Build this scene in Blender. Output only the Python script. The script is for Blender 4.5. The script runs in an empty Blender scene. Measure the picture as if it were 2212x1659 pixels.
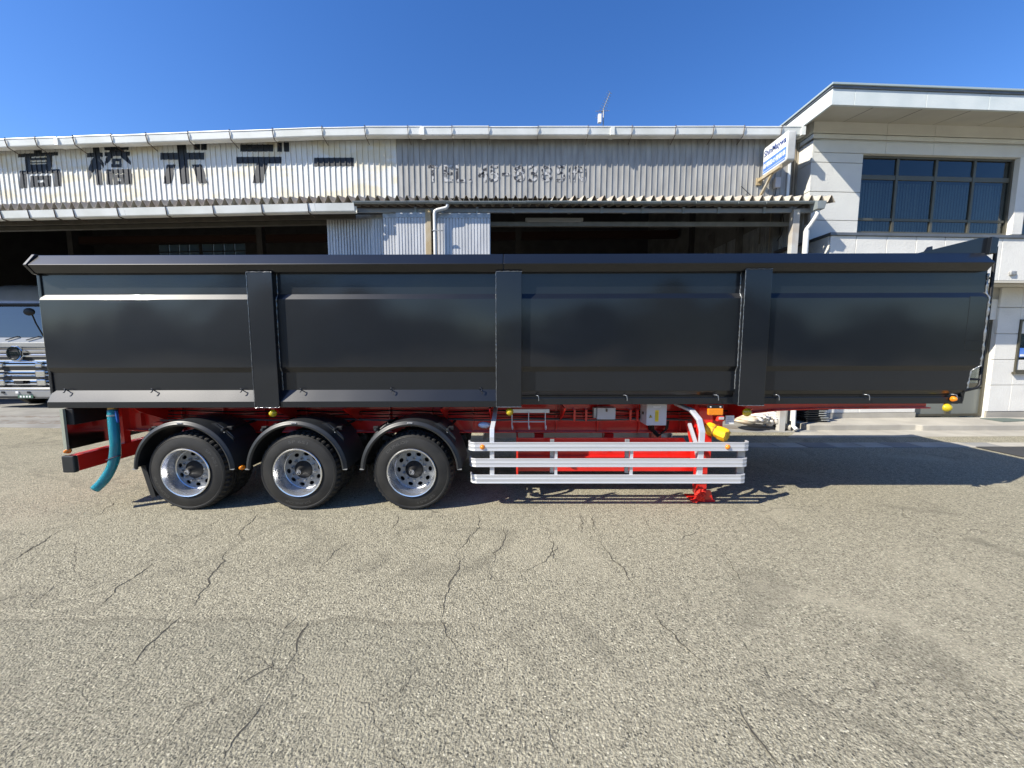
import bpy, bmesh, math, random
from mathutils import Vector, Matrix
random.seed(7)
SC = bpy.context.scene
COL = SC.collection

# ------------------------------------------------------------------ camera, sky, sun, exposure
CAM_Z, PITCH, FPX = 2.18, math.radians(5.6), 831.0      # focal length in units of a 2212 x 1659 picture
cam_d = bpy.data.cameras.new('camera'); cam = bpy.data.objects.new('camera', cam_d); COL.objects.link(cam)
cam.location = (0, 0, CAM_Z); cam.rotation_euler = (math.pi/2 - PITCH, 0, 0)
cam_d.sensor_width = 36; cam_d.lens = 36*FPX/2212; cam_d.clip_start = .05; cam_d.clip_end = 3000
SC.camera = cam
SUN_TO = Vector((-1.05, -.54, 1.0)).normalized()        # towards the sun
wd = bpy.data.worlds.new('World'); SC.world = wd; wd.use_nodes = True
nt = wd.node_tree; bg = nt.nodes['Background']
sky = nt.nodes.new('ShaderNodeTexSky'); sky.sky_type = 'NISHITA'; sky.sun_disc = False
sky.sun_elevation = math.asin(SUN_TO.z); sky.sun_rotation = math.atan2(SUN_TO.x, SUN_TO.y)
sky.air_density = 1.0; sky.dust_density = .25; sky.ozone_density = 3.0; sky.altitude = 0
hs_ = nt.nodes.new('ShaderNodeHueSaturation'); hs_.inputs['Saturation'].default_value = 1.28; hs_.inputs['Hue'].default_value = .512      # the picture's own deep blue, evenly over the whole sky
nt.links.new(sky.outputs[0], hs_.inputs['Color']); nt.links.new(hs_.outputs[0], bg.inputs[0]); bg.inputs[1].default_value = .12
sl = bpy.data.lights.new('sun', 'SUN'); sl.energy = 5.0; sl.angle = math.radians(.5); sl.color = (1, .94, .82)
sun = bpy.data.objects.new('sun', sl); COL.objects.link(sun)
sun.rotation_euler = SUN_TO.to_track_quat('Z', 'Y').to_euler()
SC.view_settings.view_transform = 'Standard'; SC.view_settings.look = 'None'
SC.view_settings.exposure = 0.8; SC.view_settings.gamma = 1.0

SC.cycles.max_bounces = 6; SC.cycles.diffuse_bounces = 3; SC.cycles.glossy_bounces = 4; SC.cycles.transmission_bounces = 5; SC.cycles.transparent_max_bounces = 8

# ------------------------------------------------------------------ measuring: picture point -> place
CP, SP = math.cos(PITCH), math.sin(PITCH)
def ray(px, py):
    x = (px - 1106)/FPX; u = -(py - 829.5)/FPX
    return x, CP + u*SP, -SP + u*CP
def hit(px, py, a, b=0.0):                    # vertical plane Y = a + b X
    dx, dy, dz = ray(px, py); t = a/(dy - b*dx)
    return Vector((dx*t, dy*t, CAM_Z + dz*t))
def T(px, py, Y=5.0): return hit(px, py, Y)
def G(px, py, z=0.0):
    dx, dy, dz = ray(px, py); t = (z - CAM_Z)/dz
    return Vector((dx*t, dy*t, z))
BX, BS = -4.2, .063                           # the workshop front bends back gently west of BX
def wk(v):
    x, y, z = v
    return (x, y + max(0.0, BX - x)*BS, z)
def W(px, py, yb):                            # -> workshop coordinates (before wk)
    p = hit(px, py, yb)
    if p.x < BX: p = hit(px, py, yb + BS*BX, -BS)
    return Vector((p.x, yb, p.z))
OX, OS = 7.96, .052                           # the office front runs back slightly
def of(v):
    x, y, z = v
    return (x, y + (x - OX)*OS, z)
def O(px, py, yb):
    p = hit(px, py, yb - OS*OX, OS)
    return Vector((p.x, yb, p.z))

# ------------------------------------------------------------------ materials
MATS = {}
def M(name, col, rough=.5, metal=0.0, coat=0.0, crough=.05, var=0.0, vscale=3.0, col2=None, bump=0.0, bscale=40.0,
      bdist=.01, spec=.5, trans=0.0, alpha=1.0, emit=0.0, stretch=(1, 1, 1), rvar=0.0, ior=1.45, wave=0.0, wscale=.8, thr=(.35, .65)):
    m = bpy.data.materials.new(name); m.use_nodes = True; MATS[name] = m
    n, l = m.node_tree.nodes, m.node_tree.links
    b = n['Principled BSDF']
    b.inputs['Base Color'].default_value = (*col, 1); b.inputs['Roughness'].default_value = rough
    b.inputs['Metallic'].default_value = metal; b.inputs['Coat Weight'].default_value = coat
    b.inputs['Coat Roughness'].default_value = crough; b.inputs['Specular IOR Level'].default_value = spec
    b.inputs['Transmission Weight'].default_value = trans; b.inputs['IOR'].default_value = ior
    b.inputs['Alpha'].default_value = alpha
    if emit:
        b.inputs['Emission Color'].default_value = (*col, 1); b.inputs['Emission Strength'].default_value = emit
    geo = n.new('ShaderNodeNewGeometry'); mp = n.new('ShaderNodeMapping'); mp.inputs['Scale'].default_value = stretch
    l.new(geo.outputs['Position'], mp.inputs['Vector'])
    def noise(sc, det=4):
        t = n.new('ShaderNodeTexNoise'); t.inputs['Scale'].default_value = sc; t.inputs['Detail'].default_value = det
        l.new(mp.outputs[0], t.inputs['Vector']); return t
    if col2 or var:
        t = noise(vscale)
        r = n.new('ShaderNodeMapRange'); r.inputs[1].default_value, r.inputs[2].default_value = thr
        l.new(t.outputs[0], r.inputs[0])
        mx = n.new('ShaderNodeMix'); mx.data_type = 'RGBA'
        c2 = col2 if col2 else tuple(c*(1 - var) for c in col)
        mx.inputs[6].default_value = (*col, 1); mx.inputs[7].default_value = (*c2, 1)
        l.new(r.outputs[0], mx.inputs[0]); l.new(mx.outputs[2], b.inputs['Base Color'])
        if rvar:
            r2 = n.new('ShaderNodeMapRange'); r2.inputs[3].default_value = rough; r2.inputs[4].default_value = min(1, rough + rvar)
            l.new(t.outputs[0], r2.inputs[0]); l.new(r2.outputs[0], b.inputs['Roughness'])
    last = None
    if wave:
        t = noise(wscale, 2); bp = n.new('ShaderNodeBump'); bp.inputs['Strength'].default_value = 1; bp.inputs['Distance'].default_value = wave
        l.new(t.outputs[0], bp.inputs['Height']); last = bp
    if bump:
        t = noise(bscale, 3); bp = n.new('ShaderNodeBump'); bp.inputs['Strength'].default_value = bump; bp.inputs['Distance'].default_value = bdist
        l.new(t.outputs[0], bp.inputs['Height'])
        if last: l.new(last.outputs[0], bp.inputs['Normal'])
        last = bp
    if last:
        l.new(last.outputs[0], b.inputs['Normal'])
        if coat: l.new(last.outputs[0], b.inputs['Coat Normal'])
    return m
paint = M('body_paint', (.0055, .0072, .0102), .42, 0, .70, .03, spec=.27, wave=.026, wscale=.62, bump=.25, bscale=420, bdist=.0006, var=.12, vscale=2)
weld = M('weld_paint', (.16, .17, .18), .22, .4, 1.0, .08)
red = M('chassis_red', (.70, .016, .011), .3, 0, .8, .08, var=.18, vscale=2.5, wave=.004, wscale=1.2)
redbright = M('cord_red', (.75, .03, .015), .7, var=.3, vscale=40)
alu = M('aluminium', (.66, .67, .69), .36, .45, var=.12, vscale=5, stretch=(.4, 4, 30), rvar=.15)
steel = M('steel_grey', (.42, .42, .41), .45, .5, var=.3, vscale=9)
stainless = M('stainless', (.62, .60, .58), .14, 1.0, wave=.003, wscale=2)
rimm = M('rim_alu', (.78, .79, .81), .2, .9, var=.1, vscale=6, rvar=.12)
disc = M('disc_grey', (.27, .28, .29), .42, .5, var=.15, vscale=8)
blackm = M('black_steel', (.008, .008, .009), .55, var=.3, vscale=10)
plastic = M('mudguard_black', (.022, .024, .026), .42, bump=.3, bscale=160, bdist=.001, var=.25, vscale=6)
rubber = M('tyre_rubber', (.012, .0118, .0115), .6, col2=(.024, .023, .021), vscale=4.5, bump=.4, bscale=120, bdist=.0015)
rubtext = M('tyre_letters', (.06, .058, .055), .45)
amber = M('amber_lens', (.9, .28, .01), .12, 0, .5, spec=.6, trans=.25)
yellow = M('yellow_lens', (.62, .48, .015), .1, 0, .6, trans=.3)
hosem = M('blue_hose', (.04, .36, .44), .16, 0, .7, trans=.55, ior=1.2, wave=.004, wscale=9)
boxgrey = M('box_grey', (.52, .51, .53), .35, 0, .3, var=.06)
darkgrey = M('far_body', (.03, .033, .037), .5)
whitep = M('label_white', (.75, .75, .74), .5)
labely = M('label_yellow', (.80, .58, .03), .45)
ink = M('ink_black', (.02, .02, .022), .6)
covery = M('yellow_vinyl', (.85, .47, .015), .4, 0, .25, bump=.6, bscale=22, bdist=.012, var=.15, vscale=8)
# buildings
cream = M('cream_cladding', (.66, .665, .64), .5, col2=(.66, .61, .48), vscale=1.1, stretch=(1, 1, 2.6), rvar=.2, thr=(.48, .60), bump=.2, bscale=6, bdist=.01)
creamlow = M('cream_low', (.66, .60, .45), .55, col2=(.60, .52, .36), vscale=1.6)
greyclad = M('grey_cladding', (.38, .375, .355), .45, .15, col2=(.29, .285, .27), vscale=2.2, stretch=(3, 3, .7), rvar=.2)
doorclad = M('door_cladding', (.60, .60, .60), .42, .1, col2=(.50, .50, .50), vscale=2, stretch=(3, 3, .6))
seam = M('seam_dark', (.10, .09, .085), .6)
gutw = M('gutter_white', (.80, .81, .79), .32, .05, col2=(.66, .67, .63), vscale=1.3, rvar=.2)
gutg = M('gutter_grey', (.30, .34, .34), .35, .1, col2=(.24, .26, .26), vscale=3)
brk = M('bracket_brown', (.10, .07, .055), .7, var=.3)
foldm = M('fold_roof', (.44, .42, .37), .6, col2=(.36, .30, .24), vscale=2.6, rvar=.2)
rust = M('rusted_post', (.46, .44, .39), .6, col2=(.36, .28, .16), vscale=2.4, stretch=(1, 1, .5))
fasc = M('fascia_blue', (.24, .28, .33), .5, col2=(.30, .31, .31), vscale=4, stretch=(.6, 1, 5))
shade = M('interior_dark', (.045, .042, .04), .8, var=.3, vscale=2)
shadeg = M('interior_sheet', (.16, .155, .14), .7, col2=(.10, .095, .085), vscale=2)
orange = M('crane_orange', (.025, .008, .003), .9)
paintblk = M('letter_black', (.010, .013, .018), .55, col2=(.03, .034, .04), vscale=11, thr=(.5, .75))
worn = M('letter_worn', (.46, .46, .46), .5, col2=(.03, .03, .035), vscale=13, thr=(.44, .56))
pvc = M('pvc_pipe', (.66, .66, .64), .35, var=.12, vscale=4)
stucco = M('stucco', (.66, .655, .61), .75, col2=(.60, .595, .56), vscale=1.3, bump=.55, bscale=28, bdist=.012)
stucco2 = M('stucco_white', (.70, .685, .635), .75, col2=(.63, .615, .57), vscale=1.5, bump=.55, bscale=26, bdist=.012)
fascia_m = M('eave_white', (.62, .66, .65), .55, col2=(.54, .59, .59), vscale=1.6, bump=.3, bscale=30, bdist=.008)
soffit_m = M('soffit', (.56, .53, .45), .7, col2=(.50, .47, .40), vscale=1.2)
capm = M('cap_grey', (.16, .17, .18), .4, .4, var=.2)
bronze = M('bronze_frame', (.13, .12, .09), .4, .5, var=.15)
slatm = M('blind_slats', (.40, .42, .40), .7)
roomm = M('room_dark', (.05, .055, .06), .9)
concrete = M('concrete', (.40, .375, .32), .85, col2=(.31, .29, .25), vscale=1.7, bump=.5, bscale=35, bdist=.01)
concdark = M('concrete_grey', (.27, .265, .25), .85, col2=(.20, .195, .185), vscale=1.4, bump=.5, bscale=30, bdist=.01)
railm = M('rail_steel', (.45, .43, .40), .45, .6, col2=(.28, .22, .17), vscale=3)
signw = M('sign_white', (.82, .83, .84), .3, 0, .3, col2=(.72, .73, .72), vscale=3)
signb = M('sign_blue', (.05, .16, .55), .4, col2=(.12, .24, .60), vscale=4)
signd = M('sign_dark_blue', (.02, .05, .20), .4)
sackw = M('sack_white', (.70, .68, .64), .6, col2=(.55, .42, .30), vscale=7, thr=(.52, .7), bump=.5, bscale=14, bdist=.02)
sackg = M('sack_grey', (.42, .40, .36), .7, var=.3, vscale=7, bump=.4, bscale=16, bdist=.02)
matg = M('door_mat', (.10, .125, .11), .95, bump=.6, bscale=120, bdist=.004)
cabw = M('cab_white', (.31, .315, .31), .25, 0, .8, var=.06)
chrome = M('chrome', (.72, .74, .76), .06, 1.0)
glassd = M('glass_dark', (.012, .016, .02), .03, 0, 1.0, .01)
crackm = M('crack_dark', (.045, .04, .034), .95, var=.4, vscale=9)
crackl = M('crack_pale', (.17, .155, .115), .95, var=.25, vscale=9)

def glass_mat(name, tint, refl):
    m = bpy.data.materials.new(name); m.use_nodes = True
    n, l = m.node_tree.nodes, m.node_tree.links; n.remove(n['Principled BSDF'])
    o = n['Material Output']; g = n.new('ShaderNodeBsdfGlossy'); g.inputs['Roughness'].default_value = .01
    t = n.new('ShaderNodeBsdfTransparent'); t.inputs[0].default_value = (*tint, 1)
    f = n.new('ShaderNodeFresnel'); gg = n.new('ShaderNodeNewGeometry'); ri = n.new('ShaderNodeMapRange'); ri.inputs[3].default_value = 1.52; ri.inputs[4].default_value = 1/1.52
    l.new(gg.outputs['Backfacing'], ri.inputs[0]); l.new(ri.outputs[0], f.inputs[0])      # same mirror strength on both faces of a pane
    a = n.new('ShaderNodeMath'); a.operation = 'MULTIPLY_ADD'; a.inputs[1].default_value = 1.15; a.inputs[2].default_value = refl; a.use_clamp = True
    ms = n.new('ShaderNodeMixShader')
    l.new(f.outputs[0], a.inputs[0]); l.new(a.outputs[0], ms.inputs[0]); l.new(t.outputs[0], ms.inputs[1]); l.new(g.outputs[0], ms.inputs[2])
    l.new(ms.outputs[0], o.inputs[0]); return m
winglass = glass_mat('window_glass', (.56, .61, .62), .015)
def frosted():
    m = bpy.data.materials.new('frosted_pane'); m.use_nodes = True
    n, l = m.node_tree.nodes, m.node_tree.links; n.remove(n['Principled BSDF'])
    t = n.new('ShaderNodeBsdfTranslucent'); t.inputs[0].default_value = (.38, .40, .39, 1)
    l.new(t.outputs[0], n['Material Output'].inputs[0]); return m
frost = frosted()

def ground_mat():
    m = bpy.data.materials.new('worn_asphalt'); m.use_nodes = True
    n, l = m.node_tree.nodes, m.node_tree.links; b = n['Principled BSDF']
    geo = n.new('ShaderNodeNewGeometry')
    def N(kind, **kw):
        t = n.new(kind)
        for k, v in kw.items():
            if k in t.inputs: t.inputs[k].default_value = v
        return t
    def noise(sc, det=6, dist=0):
        t = N('ShaderNodeTexNoise', Scale=sc, Detail=det, Distortion=dist); t.noise_dimensions = '2D'; l.new(geo.outputs['Position'], t.inputs['Vector']); return t.outputs[0]
    def rng(s, a, b_, c, d):
        t = n.new('ShaderNodeMapRange'); t.inputs[1].default_value = a; t.inputs[2].default_value = b_; t.inputs[3].default_value = c; t.inputs[4].default_value = d
        l.new(s, t.inputs[0]); return t.outputs[0]
    def mix(fac, c1, c2, mode='MIX'):
        t = n.new('ShaderNodeMix'); t.data_type = 'RGBA'; t.blend_type = mode
        for i, c in ((0, fac), (6, c1), (7, c2)):
            if isinstance(c, (int, float)): t.inputs[i].default_value = c
            elif isinstance(c, tuple): t.inputs[i].default_value = (*c, 1)
            else: l.new(c, t.inputs[i])
        return t.outputs[2]
    def ramp(s, stops):
        t = n.new('ShaderNodeValToRGB'); e = t.color_ramp.elements
        while len(e) < len(stops): e.new(.5)
        for i, (p, c) in enumerate(stops): e[i].position = p; e[i].color = (*c, 1)
        l.new(s, t.inputs[0]); return t.outputs[0]
    def vor(sc, feat='F1'):
        t = N('ShaderNodeTexVoronoi', Scale=sc); t.voronoi_dimensions = '2D'; t.feature = feat; l.new(geo.outputs['Position'], t.inputs['Vector']); return t
    base = mix(rng(noise(.22, 5, .6), .38, .62, 0, 1), (.235, .22, .17), (.315, .295, .23))
    base = mix(rng(noise(1.5, 6, .4), .4, .68, 0, .6), base, (.20, .188, .15))
    v1 = vor(58); sep = n.new('ShaderNodeSeparateColor'); l.new(v1.outputs['Color'], sep.inputs[0])
    stones = ramp(sep.outputs[0], [(0, (.018, .02, .022)), (.22, (.05, .05, .048)), (.30, (.20, .19, .15)), (.6, (.33, .31, .24)), (.85, (.45, .42, .33)), (1, (.72, .69, .57))])
    gr = ramp(noise(115, 2), [(.34, (.03, .028, .022)), (.46, (.20, .19, .148)), (.56, (.34, .32, .25)), (.68, (.72, .68, .55))])
    gr2 = ramp(noise(42, 3), [(.36, (.06, .056, .044)), (.48, (.24, .225, .175)), (.64, (.55, .52, .41))])
    gr3 = ramp(noise(15, 4), [(.36, (.13, .122, .097)), (.5, (.27, .255, .20)), (.66, (.44, .415, .33))])
    rnd_st = rng(v1.outputs['Distance'], .36, .44, 1, 0)
    show = n.new('ShaderNodeMath'); show.operation = 'MULTIPLY'; l.new(rnd_st, show.inputs[0]); l.new(rng(sep.outputs[2], .58, .62, 0, .9), show.inputs[1])
    st = mix(.5, gr, gr2); st = mix(.3, st, gr3); st = mix(show.outputs[0], st, stones)
    c = mix(.8, base, st)
    # tar dark and pale cement stains with shapes of their own
    c = mix(rng(noise(.55, 5, 1.2), .58, .72, 0, .5), c, (.38, .355, .28))
    c = mix(rng(noise(.8, 5, 1.5), .60, .74, 0, .5), c, (.14, .132, .105))
    # an older, greyer lay of asphalt beyond a ragged seam
    sxyz = n.new('ShaderNodeSeparateXYZ'); l.new(geo.outputs['Position'], sxyz.inputs[0])
    wy = n.new('ShaderNodeMath'); wy.operation = 'MULTIPLY_ADD'; wy.inputs[1].default_value = .28; l.new(noise(1.3, 4), wy.inputs[0]); l.new(sxyz.outputs[1], wy.inputs[2])
    wx_ = n.new('ShaderNodeMath'); wx_.operation = 'MULTIPLY_ADD'; wx_.inputs[1].default_value = .5; l.new(noise(.9, 4), wx_.inputs[0]); l.new(sxyz.outputs[0], wx_.inputs[2])
    lay = n.new('ShaderNodeMath'); lay.operation = 'MULTIPLY'; l.new(rng(wy.outputs[0], 2.96, 3.04, .2, 0), lay.inputs[0]); l.new(rng(wx_.outputs[0], -.4, .2, 1, 0), lay.inputs[1])
    c = mix(lay.outputs[0], c, (.14, .14, .113))
    sm1 = rng(wy.outputs[0], 2.97, 3.0, 0, 1); sm2 = rng(wy.outputs[0], 3.0, 3.04, 1, 0)
    sm = n.new('ShaderNodeMath'); sm.operation = 'MULTIPLY'; l.new(sm1, sm.inputs[0]); l.new(sm2, sm.inputs[1])
    smx = n.new('ShaderNodeMath'); smx.operation = 'MULTIPLY'; l.new(sm.outputs[0], smx.inputs[0]); l.new(rng(wx_.outputs[0], -.4, .2, .45, 0), smx.inputs[1])
    c = mix(smx.outputs[0], c, (.12, .11, .085))
    # fine crack net in patches
    vc = N('ShaderNodeTexVoronoi', Scale=1.15); vc.voronoi_dimensions = '2D'; vc.feature = 'DISTANCE_TO_EDGE'
    wob = N('ShaderNodeTexNoise', Scale=4.0, Detail=6.0); wob.noise_dimensions = '2D'; l.new(geo.outputs['Position'], wob.inputs['Vector'])
    add = n.new('ShaderNodeVectorMath'); add.operation = 'MULTIPLY_ADD'; add.inputs[1].default_value = (.30, .30, 0)
    l.new(wob.outputs[1], add.inputs[0]); l.new(geo.outputs['Position'], add.inputs[2]); l.new(add.outputs[0], vc.inputs['Vector'])
    net = rng(vc.outputs['Distance'], .002, .012, 1, 0)
    patch = rng(noise(.35, 3), .52, .62, 0, .45)
    mul = n.new('ShaderNodeMath'); mul.operation = 'MULTIPLY'; l.new(net, mul.inputs[0]); l.new(patch, mul.inputs[1])
    c = mix(mul.outputs[0], c, (.085, .075, .06))
    c = mix(1.0, c, (1.0, .975, .91), 'MULTIPLY')
    l.new(c, b.inputs['Base Color']); b.inputs['Roughness'].default_value = .9; b.inputs['Specular IOR Level'].default_value = .3
    inv = show.outputs[0]
    b1 = n.new('ShaderNodeBump'); b1.inputs['Strength'].default_value = .6; b1.inputs['Distance'].default_value = .005; l.new(inv, b1.inputs['Height'])
    b2 = n.new('ShaderNodeBump'); b2.inputs['Strength'].default_value = 1.0; b2.inputs['Distance'].default_value = .016
    l.new(noise(62, 5), b2.inputs['Height']); l.new(b1.outputs[0], b2.inputs['Normal'])
    b3 = n.new('ShaderNodeBump'); b3.invert = True; b3.inputs['Strength'].default_value = .8; b3.inputs['Distance'].default_value = .012
    l.new(mul.outputs[0], b3.inputs['Height']); l.new(b2.outputs[0], b3.inputs['Normal'])
    l.new(b3.outputs[0], b.inputs['Normal'])
    return m
asphalt = ground_mat()

# ------------------------------------------------------------------ mesh helpers
WO = {}
class MB:
    def __init__(s): s.v, s.f = [], []
    def add(s, vs, fs):
        k = len(s.v); s.v += [tuple(p) for p in vs]; s.f += [tuple(i + k for i in f) for f in fs]; return s
    def hexa(s, p): return s.add(p, [(0, 1, 2, 3), (4, 7, 6, 5), (0, 4, 5, 1), (1, 5, 6, 2), (2, 6, 7, 3), (3, 7, 4, 0)])
    def box(s, x0, x1, y0, y1, z0, z1):
        return s.hexa([(x0, y0, z0), (x1, y0, z0), (x1, y1, z0), (x0, y1, z0), (x0, y0, z1), (x1, y0, z1), (x1, y1, z1), (x0, y1, z1)])
    def prism(s, poly, a0, a1, ax):           # extrude a flat polygon along axis ax
        n = len(poly)
        def P(q, a):
            return {'x': (a, q[0], q[1]), 'y': (q[0], a, q[1]), 'z': (q[0], q[1], a)}[ax]
        vs = [P(q, a0) for q in poly] + [P(q, a1) for q in poly]
        return s.add(vs, [tuple(range(n)), tuple(range(2*n - 1, n - 1, -1))] + [(i, (i + 1) % n, n + (i + 1) % n, n + i) for i in range(n)])
    def sweep(s, path, prof, closed_prof=True, up=None, caps=True, scale=None):
        path = [Vector(p) for p in path]; n = len(prof); k = len(path); vs = []
        t0 = (path[1] - path[0]).normalized()
        u = Vector(up) if up else (Vector((0, 0, 1)) if abs(t0.z) < .9 else Vector((0, 1, 0)))
        for i, p in enumerate(path):
            t = ((path[min(i + 1, k - 1)] - path[max(i - 1, 0)])).normalized()
            a = t.cross(u).normalized(); 
            if not up: u = a.cross(t).normalized(); b = u
            else: b = a.cross(t).normalized()
            sc = scale[i] if scale else 1
            vs += [p + a*q[0]*sc + b*q[1]*sc for q in prof]
        fs = [(i*n + j, i*n + (j + 1) % n, (i + 1)*n + (j + 1) % n, (i + 1)*n + j) for i in range(k - 1) for j in range(n)]
        if caps: fs += [tuple(range(n)), tuple((k - 1)*n + j for j in range(n - 1, -1, -1))]
        return s.add(vs, fs)
    def tube(s, path, r, n=10, caps=True, scale=None):
        return s.sweep(path, [(r*math.cos(2*math.pi*j/n), r*math.sin(2*math.pi*j/n)) for j in range(n)], caps=caps, scale=scale)
    def bar(s, path, w, t, up=None): return s.sweep(path, [(-w/2, -t/2), (w/2, -t/2), (w/2, t/2), (-w/2, t/2)], up=up)
    def lathe(s, prof, n=48, c=(0, 0, 0), a0=0.0, a1=None, fn=None):   # profile (radius, y) turned round the Y axis; angle 0 = +X, 90 = up
        full = a1 is None; a1 = 2*math.pi + a0 if full else a1; k = len(prof); m = n if full else n + 1; vs = []
        for i in range(m):
            a = a0 + (a1 - a0)*i/n
            for j, (r, y) in enumerate(prof):
                if fn: r, y = fn(i, j, r, y)
                vs.append((c[0] + r*math.cos(a), c[1] + y, c[2] + r*math.sin(a)))
        fs = []
        for i in range(n):
            i2 = (i + 1) % m
            for j in range(k - 1): fs.append((i*k + j, i*k + j + 1, i2*k + j + 1, i2*k + j))
        return s.add(vs, fs)
    def map(s, fn): s.v = [tuple(fn(p)) for p in s.v]; return s
    def build(s, name, mat, parent=None, smooth=None, bevel=0.0, loc=None, fix=True, seg=2):
        me = bpy.data.meshes.new(name); me.from_pydata(s.v, [], s.f)
        if fix:
            bm = bmesh.new(); bm.from_mesh(me); bmesh.ops.remove_doubles(bm, verts=bm.verts, dist=1e-5)
            bmesh.ops.recalc_face_normals(bm, faces=bm.faces); bm.to_mesh(me); bm.free()
        if smooth is not None:
            me.polygons.foreach_set('use_smooth', [True]*len(me.polygons)); me.set_sharp_from_angle(angle=math.radians(smooth))
        me.materials.append(mat); me.update()
        return link(name, me, parent, bevel, loc, seg)
def link(name, me, parent=None, bevel=0.0, loc=None, seg=2):
    o = bpy.data.objects.new(name, me); COL.objects.link(o)
    wl = Vector(loc) if loc is not None else Vector((0, 0, 0))
    if parent: o.parent = parent; o.location = wl - WO[parent.name]
    else: o.location = wl
    WO[o.name] = wl
    if bevel:
        b = o.modifiers.new('edge', 'BEVEL'); b.width = bevel; b.segments = seg; b.limit_method = 'ANGLE'; b.angle_limit = math.radians(35)
        b.harden_normals = False
    return o
def thing(name, label, cat, loc, group=None):
    o = bpy.data.objects.new(name, None); o.empty_display_size = .2; COL.objects.link(o); o.location = loc; WO[o.name] = Vector(loc)
    tag(o, label, cat, group); return o
def tag(o, label, cat, group=None):
    o['label'] = label; o['category'] = cat
    if group: o['group'] = group
    return o
def struct(o): o['kind'] = 'structure'; return o
def stuff(o): o['kind'] = 'stuff'; return o
def text_poly(body, size=1.0, bold=0.0, extrude=0.002, align='CENTER'):
    c = bpy.data.curves.new('txt', 'FONT'); c.body = body; c.size = size; c.offset = bold; c.extrude = extrude; c.align_x = align; c.resolution_u = 3
    o = bpy.data.objects.new('txt', c); COL.objects.link(o); bpy.context.view_layer.update()
    me = bpy.data.meshes.new_from_object(o.evaluated_get(bpy.context.evaluated_depsgraph_get()))
    vs = [v.co.copy() for v in me.vertices]; fs = [tuple(p.vertices) for p in me.polygons]
    bpy.data.objects.remove(o); bpy.data.curves.remove(c); bpy.data.meshes.remove(me)
    return vs, fs
def fit_text(mb, body, bold, x0, x1, y0, y1, place):  # stretch a word to a rectangle, then place(u, v, depth) -> point
    vs, fs = text_poly(body, 1.0, bold)
    a0, a1 = min(v.x for v in vs), max(v.x for v in vs); b0, b1 = min(v.y for v in vs), max(v.y for v in vs)
    mb.add([place(x0 + (v.x - a0)/(a1 - a0)*(x1 - x0), y0 + (v.y - b0)/(b1 - b0)*(y1 - y0), v.z) for v in vs], fs)
def filled(loops, thick, name='plate'):       # flat plate in XZ with holes, thickness along Y
    c = bpy.data.curves.new(name, 'CURVE'); c.dimensions = '2D'; c.fill_mode = 'BOTH'; c.extrude = thick/2
    for lp in loops:
        sp = c.splines.new('POLY'); sp.points.add(len(lp) - 1); sp.use_cyclic_u = True
        for p, q in zip(sp.points, lp): p.co = (q[0], q[1], 0, 1)
    o = bpy.data.objects.new(name, c); COL.objects.link(o); bpy.context.view_layer.update()
    me = bpy.data.meshes.new_from_object(o.evaluated_get(bpy.context.evaluated_depsgraph_get()))
    vs = [(v.co.x, v.co.z, v.co.y) for v in me.vertices]; fs = [tuple(p.vertices) for p in me.polygons]
    bpy.data.objects.remove(o); bpy.data.curves.remove(c); bpy.data.meshes.remove(me)
    return vs, fs
def circ(cx, cz, r, n=24, ph=0.0, ry=None, rot=0.0):
    out = []
    for i in range(n):
        a = 2*math.pi*i/n + ph; x, z = r*math.cos(a), (ry or r)*math.sin(a)
        out.append((cx + x*math.cos(rot) - z*math.sin(rot), cz + x*math.sin(rot) + z*math.cos(rot)))
    return out
def blob(mb, c, rx, ry, rz, seed, amp=.18, flat=True, nu=22, nv=14):
    rnd = random.Random(seed); ks = [(rnd.uniform(1.5, 6), rnd.uniform(1.5, 6), rnd.uniform(1.5, 6), rnd.uniform(0, 6.3)) for _ in range(9)]
    vs = []
    for j in range(nv + 1):
        th = math.pi*j/nv
        for i in range(nu):
            ph = 2*math.pi*i/nu; d = Vector((math.sin(th)*math.cos(ph), math.sin(th)*math.sin(ph), math.cos(th)))
            r = 1 + amp*sum(abs(math.sin(a*d.x + b*d.y + g*d.z + w)) - .6 for a, b, g, w in ks)/3
            p = Vector((d.x*rx*r, d.y*ry*r, d.z*rz*r)) + Vector(c)
            if flat and p.z < c[2] - rz*.55: p.z = c[2] - rz*.55
            vs.append(p)
    fs = [(j*nu + i, j*nu + (i + 1) % nu, (j + 1)*nu + (i + 1) % nu, (j + 1)*nu + i) for j in range(nv) for i in range(nu)]
    return mb.add(vs, fs)

# ================================================================== GROUND
g = MB().add([(-400, -300, 0), (400, -300, 0), (400, 500, 0), (-400, 500, 0)], [(0, 1, 2, 3)])
ground = struct(g.build('ground', asphalt, fix=False))
hl = MB(); n_ = 160; rndh = random.Random(9)  # unseen hill added behind the camera to darken reflections in the trailer paint
for i in range(n_ + 1):
    a = math.pi*(1.02 + .96*i/n_); r = 75 + 12*math.sin(i*.21); h = 11 + 4*math.sin(i*.13 + 1) + 2.2*math.sin(i*.57) + rndh.uniform(-.8, .8)
    cx, sy = math.cos(a), math.sin(a)
    hl.v += [(cx*r, sy*r, -.5), (cx*(r + 6), sy*(r + 6), h*.6), (cx*(r + 16), sy*(r + 16), h), (cx*(r + 70), sy*(r + 70), h*1.3)]
hl.f += [(4*i + j, 4*i + 4 + j, 4*i + 5 + j, 4*i + 1 + j) for i in range(n_) for j in range(3)]
struct(hl.build('added_hill', M('added_slope', (.045, .058, .028), .95, col2=(.085, .085, .05), vscale=.35, bump=1, bscale=.9, bdist=.8), fix=False, smooth=60))
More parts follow.
